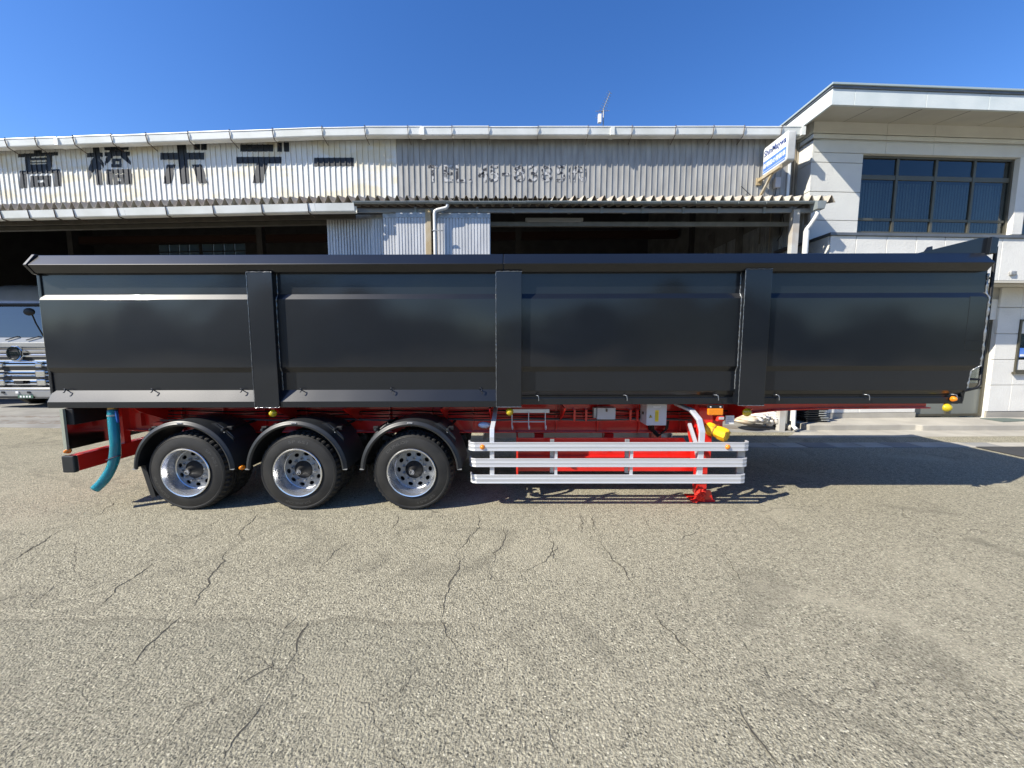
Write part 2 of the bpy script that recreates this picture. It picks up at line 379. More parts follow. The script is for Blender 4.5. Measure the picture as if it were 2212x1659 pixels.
# long cracks, drawn where they run on the yard
def crack(pts, w, seed, mat=None):
    rnd = random.Random(seed); P = [G(*p) for p in pts]; path = [P[0]]
    for a, b in zip(P, P[1:]):
        seg = [a, b]; amp = (b - a).length*.11
        while (seg[1] - seg[0]).length > .03:
            out = [seg[0]]
            for u, v in zip(seg, seg[1:]):
                t = (v - u).normalized(); out += [(u + v)/2 + Vector((t.y, -t.x, 0))*rnd.uniform(-amp, amp), v]
            seg = out; amp *= .56
        path += seg[1:]
    n = len(path); L, R = [], []; ph = rnd.uniform(0, 6)
    for i, p in enumerate(path):
        t = (path[min(i + 1, n - 1)] - path[max(i - 1, 0)]).normalized(); s = Vector((t.y, -t.x, 0))
        ww = w*min(1, .15 + i/6, .15 + (n - 1 - i)/6)*rnd.uniform(.25, 1.2)*(.55 + .45*math.sin(i*.11 + ph))
        L.append(p - s*ww*rnd.uniform(.3, .6)); R.append(p + s*ww*rnd.uniform(.3, .6))
    mb = MB().add([(*q.xy, .004 if mat is None else .003) for q in L + R], [(i, i + 1, n + i + 1, n + i) for i in range(n - 1)])
    mb.build('crack', mat or crackm, ground, fix=False)
CR = [([(1035, 1112), (1012, 1175), (985, 1240), (960, 1300), (952, 1340)], .012), ([(952, 1340), (975, 1385), (1010, 1425), (1060, 1450)], .02),
      ([(1020, 1150), (985, 1190), (965, 1235)], .009), ([(1100, 1115), (1090, 1150), (1065, 1195), (1058, 1255)], .014), ([(1058, 1255), (1120, 1240), (1180, 1212), (1205, 1180)], .010),
      ([(1280, 1115), (1300, 1165), (1345, 1225), (1380, 1270), (1420, 1330)], .015), ([(1420, 1330), (1470, 1390), (1530, 1450), (1600, 1530), (1640, 1600), (1690, 1659)], .016),
      ([(1495, 1115), (1510, 1140), (1470, 1165)], .012), ([(1165, 1125), (1195, 1180), (1200, 1215)], .010), ([(1250, 1110), (1258, 1155)], .010), ([(1390, 1120), (1435, 1165)], .012),
      ([(555, 1110), (520, 1170), (470, 1230), (430, 1290), (395, 1330)], .014), ([(395, 1330), (330, 1385), (280, 1440)], .010), ([(250, 1085), (150, 1140), (60, 1190), (0, 1240)], .014),
      ([(180, 1120), (90, 1150), (0, 1175)], .008), ([(640, 1330), (600, 1390), (590, 1440), (520, 1480)], .016), ([(665, 1345), (640, 1410), (610, 1460), (575, 1510), (525, 1575), (480, 1640)], .02),
      ([(330, 1215), (250, 1270), (200, 1330)], .009), ([(905, 1440), (870, 1490), (860, 1540)], .012), ([(430, 1520), (380, 1560), (330, 1640)], .012), ([(120, 1260), (60, 1320), (0, 1370)], .010),
      ([(860, 1110), (850, 1140), (860, 1170)], .008), ([(1560, 1180), (1600, 1260)], .008), ([(1160, 1540), (1190, 1600), (1220, 1659)], .01), ([(760, 1170), (700, 1215), (640, 1280)], .007)]
for i, (pts, w) in enumerate(CR):
    crack(pts, w*1.4, 100 + i, crackl); crack(pts, w*.6, 100 + i)
# pale concrete apron at the workshop door, kerb gutter slabs and a patch
ap = MB().prism([(-30, 9.62), (BX, 9.62), (7.5, 9.62), (7.9, 9.75), (7.9, 22), (-30, 22)], -.05, .006, 'z').map(wk)
struct(ap.build('workshop_floor', concdark))
pa = MB().prism([(6.6, 9.05), (10.3, 9.15), (20, 9.4), (20, 11.2), (7.6, 11.2), (7.3, 9.7)], -.05, .005, 'z')
struct(pa.build('concrete_patch', concrete))
slab_me = None
x = 3.0; k = 0
while x < 17:
    L = .62
    mb = MB().box(-L/2 + .008, L/2 - .008, -.2, .2, -.04, .012)
    o = mb.build('drain_cover', concrete if k % 3 else concdark, ground, bevel=.008, loc=(x, 8.33 + (x - 3)*.004, random.uniform(-.003, .003)))
    o.rotation_euler.z = random.uniform(-.012, .012); x += L; k += 1
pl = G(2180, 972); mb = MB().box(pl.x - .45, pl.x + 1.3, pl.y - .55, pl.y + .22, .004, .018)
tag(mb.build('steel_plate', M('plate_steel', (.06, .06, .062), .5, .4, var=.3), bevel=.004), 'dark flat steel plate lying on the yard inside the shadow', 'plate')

# ================================================================== WORKSHOP
YW, YG = 10.6, 10.25                          # cladding face, upper gutter front
z_gt, z_gb = W(1100, 274, YG).z, W(1100, 291, YG).z
z_wb = W(1100, 428, YW).z                     # foot of the upper cladding
YE = 9.62; z_e = W(1300, 437, YE).z           # eave of the lower roof
ws = thing('workshop_building', 'long grey and cream corrugated workshop hall with black painted letters and dark open doors', 'building', (-4, 11, 0))
def part(mb, name, mat, parent=None, **kw): return mb.map(wk).build(name, mat, parent or ws, **kw)
# upper cladding: a wall sheet, then one folded strip after another
uw = part(MB().box(-24, 7.22, YW + .03, YW + .08, z_wb - .1, z_gt + .1), 'upper_wall', seam)
pitch = .1485; xr = W(1702, 350, YW).x; x_split = W(863, 360, YW).x
def strip_mesh(name, mat, h, z0):
    y0 = 0
    mb = MB().prism([(0, .03), (0, .002), (.012, 0), (pitch*.5, .003), (pitch - .020, 0), (pitch - .018, -.020), (pitch - .004, -.020), (pitch - .002, .03)], z0, z0 + h, 'z')
    return mb
cache = {}
x = xr - pitch; k = 0
while x > -18.5:
    mat = greyclad if x + pitch*.5 > x_split else cream
    key = (mat.name, k % 3)
    if key not in cache:
        mb = strip_mesh('s', mat, z_gt - z_wb, 0); o = mb.build('cladding_strip', mat, uw, loc=(0, 0, 0)); cache[key] = o.data
    else:
        o = link('cladding_strip', cache[key], uw)
    c = wk((x, YW, z_wb)); o.location = c; o.rotation_euler.z = -math.atan(BS) if x < BX else 0
    x -= pitch; k += 1
# corner flashing and dark return beside the office
part(MB().box(xr, xr + .07, YW - .03, YW + .4, z_wb - .05, z_gt), 'corner_flashing', gutw, bevel=.005)
rt = MB()
for i in range(14): rt.prism([(xr + .07 + i*.08, YW + .62), (xr + .09 + i*.08, YW + .58), (xr + .13 + i*.08, YW + .58), (xr + .15 + i*.08, YW + .62)], 4.2, z_gt + .1, 'z')
rt.box(xr + .05, xr + 1.3, YW + .62, YW + .66, 0, z_gt + .1)
part(rt, 'side_cladding', M('brown_sheet', (.30, .26, .20), .6, var=.3, vscale=2))
# upper box gutter in lengths with hanger straps
jx = [-60, 10, 75, 120, 157, 240, 315, 406, 496, 589, 696, 788, 881, 912, 976, 1056, 1162, 1270, 1323, 1365, 1459, 1541, 1607, 1688, 1735]
strap = {10, 75, 157, 240, 315, 406, 496, 589, 696, 788, 881, 976, 1056, 1162, 1270, 1365, 1459, 1541, 1607, 1688}
gp = [(YG, z_gt), (YG - .012, z_gt + .012), (YG - .018, z_gt - .004), (YG - .004, z_gt - .02), (YG + .02, z_gb + .02), (YG + .035, z_gb), (YG + .2, z_gb), (YG + .2, z_gt - .02), (YG + .185, z_gt - .02), (YG + .185, z_gb + .012), (YG + .05, z_gb + .012)]
xs = [W(j, 282, YG).x for j in jx]; xs[0] = -20
for a, b, j in zip(xs, xs[1:], jx[1:]):
    mb = MB(); n = max(1, int((b - a)/1.2))
    for i in range(n):
        s0, s1 = a + (b - a)*i/n, a + (b - a)*(i + 1)/n
        mb.prism([(y, z) for y, z in gp], s0 + (.003 if i == 0 else 0), s1 - (.003 if i == n - 1 else 0), 'x')
    d = random.uniform(-.010, .010); mb.map(lambda p: (p[0], p[1], p[2] + d))
    gs = part(mb, 'gutter_section', gutw)
    sm = MB()
    if j in strap: sm.bar([(b, YG + .21, z_gt + .026), (b, YG - .03, z_gt + .026), (b, YG - .026, z_gt - .03), (b, YG + .012, z_gb + .01), (b, YG + .03, z_gb - .012), (b, YG + .3, z_gb - .09)], .02, .006, up=(1, 0, 0)); part(sm, 'gutter_strap', brk, gs)
    else: sm.box(b - .05, b + .05, YG - .024, YG + .21, z_gb - .008, z_gt + .002); part(sm, 'gutter_joint', gutw, gs)
# corrugated main roof
def corrug(x0, x1, y0, z0, y1, z1, pw, amp, mat, name, parent=None, n=8):
    mb = MB(); k = int((x1 - x0)/pw*n)
    for i in range(k + 1):
        xx = x0 + pw*i/n; h = amp*math.sin(2*math.pi*i/n)
        mb.v += [(xx, y0, z0 + h), (xx, y1, z1 + h)]
    mb.f += [(2*i, 2*i + 2, 2*i + 3, 2*i + 1) for i in range(k)]
    return part(mb, name, mat, parent, fix=False, smooth=60)
for i in range(10):
    corrug(-24 + i*3.13, -24 + (i + 1)*3.13 + .04, YG + .08, z_gt + .01, 22.5, z_gt + 2.3, .32, .045, capm, 'roof_sheet')
# lower folded-plate roof: V sheets, three waves to a sheet
pw = .236; H = .155; zr = z_wb - .05
x = 7.75; ns = 0; fcache = None
while x > -18.5:
    n = 3; mb = MB(); top, bot = [], []
    for i in range(n):
        b0 = -(i + 1)*pw
        top += [(b0, 0), (b0 + .035, 0), (b0 + pw*.5 - .008, 1), (b0 + pw*.5 + .014, 1), (b0 + pw - .022, 0)]
    top.append((0, 0))
    top = sorted(top)
    vs = []
    for q in top:
        zz = q[1]*H
        vs += [(x + q[0], YE - .04, z_e - .005 + zz), (x + q[0], YW + .02, zr - .16 + zz), (x + q[0], YE - .04, z_e - .012 + zz), (x + q[0], YW + .02, zr - .168 + zz)]
    m = len(top)
    mb.v = vs
    for i in range(m - 1):
        mb.f += [(4*i, 4*i + 4, 4*i + 5, 4*i + 1), (4*i + 2, 4*i + 3, 4*i + 7, 4*i + 6), (4*i, 4*i + 2, 4*i + 6, 4*i + 4)]
    part(mb, 'roof_sheet', foldm, fix=False)
    x -= n*pw; ns += 1
# flashing at the foot of the cladding
part(MB().hexa([(-20, YW - .16, zr - .01), (xr + .1, YW - .16, zr - .01), (xr + .1, YW + .02, zr + .03), (-20, YW + .02, zr + .03), (-20, YW - .16, zr), (xr + .1, YW - .16, zr), (xr + .1, YW + .02, zr + .045), (-20, YW + .02, zr + .045)]), 'flashing', foldm)
# lower gutters: square lengths on the bent part, half round beyond
jl = [-60, 0, 60, 117, 158, 253, 268, 358, 460, 565, 665, 680, 765]
zl0, zl1 = W(765, 438, YE - .1).z, W(765, 456, YE - .1).z
xl = [W(j, 445, YE - .1).x for j in jl]; xl[0] = -19
for a, b, j in zip(xl, xl[1:], jl[1:]):
    mb = MB(); n = max(1, int((b - a)/1.2))
    for i in range(n):
        s0, s1 = a + (b - a)*i/n, a + (b - a)*(i + 1)/n
        mb.prism([(YE - .1, zl0), (YE - .115, zl0 - .005), (YE - .08, zl1 + .02), (YE - .06, zl1), (YE + .08, zl1), (YE + .08, zl0 - .02), (YE + .07, zl0 - .02), (YE + .07, zl1 + .012), (YE - .05, zl1 + .012)], s0 + (.003 if i == 0 else 0), s1 - (.003 if i == n - 1 else 0), 'x')
    gs = part(mb, 'gutter_section', gutw)
    if j not in (268, 680, 765): part(MB().bar([(b, YE + .1, zl0 + .03), (b, YE - .125, zl0 + .015), (b, YE - .09, zl1), (b, YE - .05, zl1 - .012), (b, YE + .2, zl1 - .03)], .026, .006, up=(1, 0, 0)), 'gutter_strap', brk, gs)
jr = [765, 880, 970, 1062, 1135, 1230, 1322, 1425, 1500, 1590, 1650, 1755]
xr2 = [W(j, 444, YE).x for j in jr]
hr = .055
half = [(math.cos(a)*hr, math.sin(a)*hr) for a in [math.pi + math.pi*i/8 for i in range(9)]] + [(math.cos(a)*(hr - .006), math.sin(a)*(hr - .006)) for a in [2*math.pi - math.pi*i/8 for i in range(9)]]
for i, (a, b) in enumerate(zip(xr2, xr2[1:])):
    sag = .012*math.sin(i*1.9); zc = z_e - .005 + sag*.4
    mb = MB().prism([(YE - .06 + p[0], zc + p[1]) for p in half], a, b - .002, 'x')
    gs = part(mb, 'gutter_section', gutg, smooth=50)
    part(MB().bar([(b, YE + .05, zc + .03), (b, YE - .06, zc + .012), (b, YE - .12, zc), (b, YE - .105, zc - .045), (b, YE - .06, zc - .063), (b, YE + .02, zc - .03)], .02, .005, up=(1, 0, 0)), 'gutter_strap', gutg, gs)
# eave beam with clips
zf0, zf1 = W(1300, 450, YE + .2).z, W(1300, 459, YE + .2).z
part(MB().box(W(765, 450, YE + .2).x, 7.4, YE + .2, YE + .26, zf1, zf0), 'eave_beam', fasc, bevel=.006)
part(MB().box(-19, W(764, 450, YE + .2).x, YE + .25, YE + .31, zf1 - .12, zf0 - .03), 'eave_beam', M('eave_brown', (.07, .06, .045), .7, var=.3, vscale=4))
for px in (898, 957, 1031, 1108, 1191, 1300, 1388, 1476, 1552, 1650):
    c = W(px, 455, YE + .2); part(MB().box(c.x - .03, c.x + .03, YE + .17, YE + .2, zf1 - .02, zf0 + .02), 'beam_clip', gutg)
# header (door track) over the openings and underside rafters
part(MB().box(-19, W(706, 480, 10.2).x, 10.2, 10.32, W(400, 490, 10.2).z, W(400, 482, 10.2).z), 'door_track', M('track_grey', (.075, .07, .058), .6, var=.3))
part(MB().box(W(1060, 480, 10.3).x, 7.3, 10.3, 10.4, W(1300, 488, 10.3).z, W(1300, 479, 10.3).z), 'door_track', M('track_white', (.20, .20, .185), .6, var=.25, vscale=5))
for px in (930, 1000, 1110, 1240, 1370, 1440, 1500, 1590, 1660):
    c = W(px, 465, YE + .3); part(MB().hexa([(c.x - .03, YE + .27, zf1 + .02), (c.x + .03, YE + .27, zf1 + .02), (c.x + .03, YW + .3, zr - .26), (c.x - .03, YW + .3, zr - .26), (c.x - .03, YE + .27, zf1 + .08), (c.x + .03, YE + .27, zf1 + .08), (c.x + .03, YW + .3, zr - .19), (c.x - .03, YW + .3, zr - .19)]), 'rafter', shadeg)
# columns, downpipes
def col(px0, px1, py, Y, mat, depth=.12, name='column'):
    a, b = W(px0, py, Y), W(px1, py, Y)
    return part(MB().box(a.x, b.x, Y, Y + depth, 0, zf1 + .05), name, mat, bevel=.006)
col(919, 931, 500, YE + .1, rust)
col(1712, 1726, 500, YE + .12, M('column_grey', (.46, .46, .44), .5, col2=(.38, .33, .27), vscale=2.5), .14)
def pipe(pts, r, name, mat=pvc): return part(MB().tube(pts, r, 12), name, mat, smooth=50)
p0 = W(967, 452, YE - .02); p1 = W(939, 462, YE - .02); xx = p1.x
dpz = z_e - .06
pp = pipe([(p0.x, YE - .04, dpz), (p0.x, YE - .04, dpz - .05), (p0.x - .03, YE - .04, dpz - .085), (xx + .06, YE - .03, dpz - .13), (xx + .01, YE - .03, dpz - .16), (xx, YE - .03, dpz - .22), (xx, YE - .03, .3)], .042, 'downpipe')
part(MB().box(xx - .06, xx + .2, YE - .08, YE - .04, dpz - .62, dpz - .605), 'pipe_clip', steel, pp)
# corner hopper and pipe
hc = W(1768, 443, YE - .05)
hop = part(MB().hexa([(hc.x - .10, YE - .16, hc.z - .12), (hc.x + .07, YE - .16, hc.z - .12), (hc.x + .07, YE + .04, hc.z - .12), (hc.x - .10, YE + .04, hc.z - .12), (hc.x - .13, YE - .18, hc.z + .06), (hc.x + .10, YE - .18, hc.z + .06), (hc.x + .10, YE + .06, hc.z + .06), (hc.x - .13, YE + .06, hc.z + .06)]), 'rain_hopper', gutg, bevel=.006)
e = W(1742, 500, YE + .08)
part(MB().tube([(hc.x - .02, YE - .06, hc.z - .1), (hc.x - .02, YE - .06, hc.z - .2), (hc.x - .05, YE - .05, hc.z - .28), (e.x + .06, YE + .04, hc.z - .42), (e.x, YE + .08, hc.z - .52), (e.x, YE + .08, hc.z - .6)], .045, 12), 'pipe_elbow', pvc, hop, smooth=50)
pipe([(e.x, YE + .08, hc.z - .55), (e.x, YE + .08, .28)], .062, 'downpipe')
pipe([(e.x, YE + .06, .55), (e.x, YE + .05, .15), (e.x + .02, YE - .04, .08)], .05, 'downpipe')
# sliding doors on their own tracks
def door(px0, px1, pyt, Y, pitch_=.075):
    a, b = W(px0, pyt, Y), W(px1, pyt, Y)
    d = part(MB().box(a.x, b.x, Y + .01, Y + .04, .05, a.z), 'sliding_door', doorclad)
    n = max(1, round((b.x - a.x)/pitch_)); w = (b.x - a.x)/n
    for i in range(n):
        x0 = a.x + i*w
        part(MB().prism([(x0 + .003, Y + .01), (x0 + .008, Y - .008), (x0 + w - .02, Y - .008), (x0 + w - .012, Y + .01)], .05, a.z - .10, 'z'), 'door_strip', doorclad, d)
    part(MB().box(a.x, b.x, Y - .014, Y + .012, a.z - .10, a.z + .015), 'door_head', steel, d)
door(705, 812, 466, 10.17); door(803, 834, 465, 10.085); door(827, 858, 462, 9.88); door(855, 921, 461, 9.75); door(944, 1059, 462, 9.75)
# interior: back wall with two glazed openings, side walls, beams
YB = 21.5
wins = [(343, 430, 527, 560), (437, 530, 527, 560)]
wx = [(W(a, 540, YB).x, W(b, 540, YB).x) for a, b, _, _ in wins]; wz = (W(400, 562, YB).z, W(400, 528, YB).z)
bw = MB(); cuts = [-30, wx[0][0], wx[0][1], wx[1][0], wx[1][1], 8]
for i in range(5):
    if i % 2 == 0: bw.box(cuts[i], cuts[i + 1], YB, YB + .1, 0, z_gt + 2.4)
    else: bw.box(cuts[i], cuts[i + 1], YB, YB + .1, 0, wz[0]); bw.box(cuts[i], cuts[i + 1], YB, YB + .1, wz[1], z_gt + 2.4)
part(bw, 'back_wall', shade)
for a, b in wx:
    wf = part(MB().box(a, b, YB - .03, YB + .0, (wz[0] + wz[1])/2 - .02, (wz[0] + wz[1])/2 + .05), 'window', shade)
    n = 4
    part(MB().box(a, b, YB + .045, YB + .05, wz[0], wz[1]), 'glazing', frost, wf)
    for i in range(1, n): part(MB().box(a + (b - a)*i/n - .02, a + (b - a)*i/n + .02, YB - .02, YB + .0, wz[0], wz[1]), 'mullion', shade, wf)
    for i in range(n):
        for (s0, s1) in ((wz[0], (wz[0] + wz[1])/2 - .02), ((wz[0] + wz[1])/2 + .05, wz[1])):
            part(MB().box(a + (b - a)*i/n + .03, a + (b - a)*(i + 1)/n - .03, YB + .03, YB + .035, s0, s1), 'pane', frost, wf)
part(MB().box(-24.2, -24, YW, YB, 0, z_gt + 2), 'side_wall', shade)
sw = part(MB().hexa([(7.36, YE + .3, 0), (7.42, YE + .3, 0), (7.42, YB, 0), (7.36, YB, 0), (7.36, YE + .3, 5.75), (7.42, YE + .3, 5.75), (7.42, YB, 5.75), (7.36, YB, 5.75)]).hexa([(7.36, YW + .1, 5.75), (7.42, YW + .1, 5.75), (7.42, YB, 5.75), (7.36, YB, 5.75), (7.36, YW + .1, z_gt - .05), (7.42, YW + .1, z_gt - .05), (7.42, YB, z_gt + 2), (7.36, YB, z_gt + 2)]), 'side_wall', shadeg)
y = YE + .32; i = 0
while y < 15.5:
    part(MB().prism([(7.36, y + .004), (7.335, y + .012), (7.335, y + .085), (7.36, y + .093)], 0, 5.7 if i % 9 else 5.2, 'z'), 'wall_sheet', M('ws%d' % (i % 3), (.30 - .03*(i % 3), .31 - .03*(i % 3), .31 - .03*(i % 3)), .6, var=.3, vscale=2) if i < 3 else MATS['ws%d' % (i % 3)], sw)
    y += .1; i += 1
for yy in (10.9, 12.6, 14.4, 16.5): part(MB().box(7.16, 7.33, yy, yy + .12, 0, 6.2), 'wall_post', shadeg)
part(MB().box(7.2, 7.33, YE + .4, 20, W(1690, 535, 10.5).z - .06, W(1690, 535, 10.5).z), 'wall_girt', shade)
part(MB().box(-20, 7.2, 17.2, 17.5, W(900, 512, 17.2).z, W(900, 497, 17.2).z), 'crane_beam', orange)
for px in (150, 560, 1120, 1500): 
    c = W(px, 520, 16); part(MB().box(c.x - .12, c.x + .12, 16, 16.25, 0, 8), 'inner_column', shade)
fl = W(1135, 476, 10.55); fr = W(1259, 476, 10.55)
ft = part(MB().box(fl.x, fr.x, 10.5, 10.62, fl.z - .04, fl.z + .05), 'tube_light', M('fitting', (.40, .40, .38), .5), bevel=.004)
part(MB().tube([(fl.x + .05, 10.5, fl.z - .05), (fr.x - .05, 10.5, fl.z - .05)], .02, 8), 'tube', M('tube_glass', (.6, .6, .58), .3), ft)
cb = W(1690, 470, 10.45)
part(MB().tube([(cb.x, 10.45, cb.z + .1), (cb.x + .05, 10.45, cb.z - .15), (cb.x, 10.45, cb.z - .45), (cb.x - .1, 10.45, cb.z - .6)], .012, 6), 'cable', blackm)
for yb, m_ in ((9.98, railm), (10.14, railm), (10.30, railm), (10.9, railm), (11.05, railm)):
    part(MB().box(-18, 7.1, yb, yb + .03, .002, .022), 'door_rail', m_)
# painted letters on the cladding
YL = YW - .006
def c1(cx, cy): return (cx/2.011/1.823, (450 + cy/2.011)/1.823)
def c2(cx, cy): return ((1000 + cx/1.843)/1.823, (450 + cy/1.843)/1.823)
def c3(cx, cy): return ((2000 + cx/1.843)/1.823, (350 + cy/1.843)/1.823)
lk = [0]
def clip_x(poly, x0, x1):
    for sgn, lim in ((1, x0), (-1, x1)):
        out = []
        for i, p in enumerate(poly):
            q = poly[i - 1]; dp, dq = sgn*(p[0] - lim), sgn*(q[0] - lim)
            if (dp >= 0) != (dq >= 0):
                t = dq/(dq - dp); out.append((q[0] + (p[0] - q[0])*t, q[1] + (p[1] - q[1])*t))
            if dp >= 0: out.append(p)
        poly = out
        if len(poly) < 3: return []
    return poly
def on_ribs(mb, poly, d=0.0):
    a, b = min(p[0] for p in poly), max(p[0] for p in poly)
    k = int((xr - b)/pitch) - 1
    while True:
        x0 = xr - pitch*(k + 1) + pitch - .0215; x1 = x0 + .0205
        if x1 < a: break
        c = clip_x(poly, x0, x1)
        if c:
            n = len(c); mb.add([(p[0], YW - .0225 - d, p[1]) for p in c] + [(p[0], YW - .012, p[1]) for p in c], [tuple(range(n)), tuple(range(2*n - 1, n - 1, -1))] + [(i, (i + 1) % n, n + (i + 1) % n, n + i) for i in range(n)])
        k += 1
def stroke(mb, cf, pts):
    q = [W(*cf(*p), YL) for p in pts]; n = len(q); d = .0006*(lk[0] % 8); lk[0] += 1
    on_ribs(mb, [(p.x, p.z) for p in q], d)
    mb.add([(p.x, YL - d, p.z) for p in q] + [(p.x, YL + .005, p.z) for p in q], [tuple(range(n)), tuple(range(2*n - 1, n - 1, -1))] + [(i, (i + 1) % n, n + (i + 1) % n, n + i) for i in range(n)])
def R(x0, y0, x1, y1, sk=0): return [(x0, y0), (x1, y0 - sk), (x1, y1 - sk), (x0, y1)]
letters = [
 (c1, [R(270, 287, 330, 314, 3), R(143, 315, 457, 342, 16), R(203, 338, 246, 446, 2), R(370, 330, 411, 440, 2), R(247, 347, 369, 366, 4), R(247, 381, 369, 388, 3), R(247, 399, 369, 446, 4),
       R(158, 449, 470, 476, 14), R(158, 477, 212, 586, 4), R(430, 463, 482, 572, 4), R(240, 488, 400, 522, 4), R(240, 523, 302, 578, 2), R(350, 520, 400, 574, 2), R(303, 541, 349, 576, 2)]),
 (c1, [R(690, 308, 812, 341, 4), [(735, 263), (785, 260), (812, 556), (766, 560)], [(735, 345), (752, 345), (752, 430), (708, 512), (700, 425)], [(792, 340), (822, 390), (820, 425), (795, 380)],
       R(828, 258, 1016, 286, 4), R(828, 302, 1026, 333, 6), [(872, 285), (905, 285), (890, 345), (832, 405), (830, 380)], [(945, 285), (978, 285), (1034, 375), (1034, 400), (965, 345)],
       R(886, 286, 962, 302), R(890, 352, 966, 372), R(890, 372, 912, 415), R(945, 372, 966, 415), R(886, 396, 968, 420), R(838, 438, 1036, 470, 4), R(843, 471, 896, 556), R(990, 468, 1042, 553), R(905, 478, 984, 504, 2), R(905, 505, 932, 555), R(956, 503, 984, 553), R(933, 530, 955, 553)]),
 (c1, [R(1270, 306, 1621, 360, 2), [(1403, 240), (1471, 238), (1498, 547), (1434, 549)], [(1320, 400), (1388, 399), (1356, 548), (1295, 549)], [(1520, 400), (1596, 398), (1643, 544), (1575, 546)], R(1540, 223, 1583, 282, 1), R(1593, 221, 1636, 283, 1)]),
 (c1, [R(1902, 240, 2168, 296, 1), R(1875, 338, 2228, 390, 1), [(2032, 391), (2118, 390), (2080, 543), (2000, 545)], R(2196, 226, 2232, 297, 1), R(2249, 223, 2290, 297, 1)]),
 (c2, [R(437, 316, 724, 377, 1)])]
for cf, ss in letters:
    mb = MB()
    for s_ in ss: stroke(mb, cf, s_)
    mb.map(wk).build('painted_letter', paintblk, uw)
def wordbox(mb, body, bold, cf, x0, y0, x1, y1):
    a, b = W(*cf(x0, y1), YL), W(*cf(x1, y0), YL)
    fit_text(mb, body, bold, a.x, b.x, a.z, b.z, lambda u, v, d: (u, YL - .002 - d, v))
    for f in list(mb.f):
        if len(f) == 3 and all(mb.v[i][1] < YL - .003 for i in f): on_ribs(mb, [(mb.v[i][0], mb.v[i][2]) for i in f])
for ch, x0, x1, y0, y1, cf in (('T', 1262, 1335, 368, 490, c2), ('E', 1380, 1445, 368, 490, c2), ('L', 1466, 1535, 370, 492, c2), ('.', 1560, 1582, 470, 494, c2), ('4', 1625, 1700, 370, 490, c2), ('5', 1708, 1778, 370, 490, c2), ('-', 1800, 1860, 425, 445, c2),
                              ('8', 42, 122, 556, 674, c3), ('3', 146, 216, 556, 674, c3), ('8', 240, 320, 556, 674, c3), ('5', 345, 416, 556, 674, c3), ('(', 440, 456, 556, 674, c3), ('代', 462, 548, 560, 672, c3), (')', 556, 570, 556, 674, c3)):
    mb = MB(); wordbox(mb, ch, .010, cf, x0, y0, x1, y1); mb.build('worn_letter', worn, uw, fix=False)
# torn scrap of paint and wall box
jb = c3(1960, 678); q = W(*jb, YW - .1)
o = part(MB().box(q.x - .07, q.x + .07, YW - .11, YW - .01, q.z - .13, q.z + .13), 'junction_box', boxgrey, bevel=.01)
part(MB().tube([(q.x, YW - .05, q.z - .13), (q.x - .02, YW - .05, q.z - .3), (q.x - .2, YW - .05, q.z - .42), (q.x - .6, YW - .05, q.z - .36), (q.x - .95, YW - .1, q.z - .1)], .009, 6), 'cable', blackm, o)

# ------------------------------------------------------------------ projecting light-box sign
sx = 6.49; sg = thing('lightbox_sign', 'white and blue rounded light-box sign on a bracket sticking out from the grey wall', 'sign', (sx, 10.0, 6.5))
sy0, sy1, sz0, sz1, th = 9.56, 10.46, 6.55, 7.24, .19
def rrect(a0, a1, b0, b1, r, n=5):
    out = []
    for cx, cy, st in ((a1 - r, b1 - r, 0), (a0 + r, b1 - r, 90), (a0 + r, b0 + r, 180), (a1 - r, b0 + r, 270)):
        out += [(cx + r*math.cos(math.radians(st + 90*i/n)), cy + r*math.sin(math.radians(st + 90*i/n))) for i in range(n + 1)]
    return out
MB().prism(rrect(sy0, sy1, sz0, sz1, .06), sx, sx + th, 'x').build('sign_case', M('sign_case', (.50, .50, .48), .4, col2=(.42, .42, .40), vscale=4), sg, smooth=40, bevel=.015)
MB().prism(rrect(sy0 + .025, sy1 - .025, sz0 + .025, sz1 - .025, .05), sx - .004, sx + .01, 'x').build('sign_face', signw, sg)
MB().box(sx - .008, sx, sy0 + .035, sy1 - .035, sz0 + .10, sz0 + .34).build('blue_band', signb, sg)
MB().box(sx - .0075, sx, sy0 + .05, sy1 - .03, sz0 + .05, sz0 + .085).build('blue_stripe', signb, sg)
mb = MB(); fit_text(mb, 'ShinMaywa', .018, 0, .80, 0, .20, lambda u, v, d: (sx - .008 - d, sy1 - .05 - u, sz0 + .40 + v)); mb.build('brand_lettering', signd, sg, fix=False)
mb = MB(); fit_text(mb, '新明和の特装車', .012, 0, .80, 0, .13, lambda u, v, d: (sx - .011 - d, sy1 - .05 - u, sz0 + .155 + v)); mb.build('band_lettering', signw, sg, fix=False)
MB().box(sx - .05, sx + .03, sy0 + .18, YW - .02, sz0 - .085, sz0 - .005).build('bracket_arm', rust, sg, bevel=.006)
MB().bar([(sx, sy0 + .5, sz0 - .08), (sx + .02, YW - .03, sz0 - .5)], .05, .05).build('bracket_brace', rust, sg)
MB().box(sx - .08, sx + .06, YW - .05, YW - .012, sz0 - .16, sz0 + .02).build('wall_plate', rust, sg)

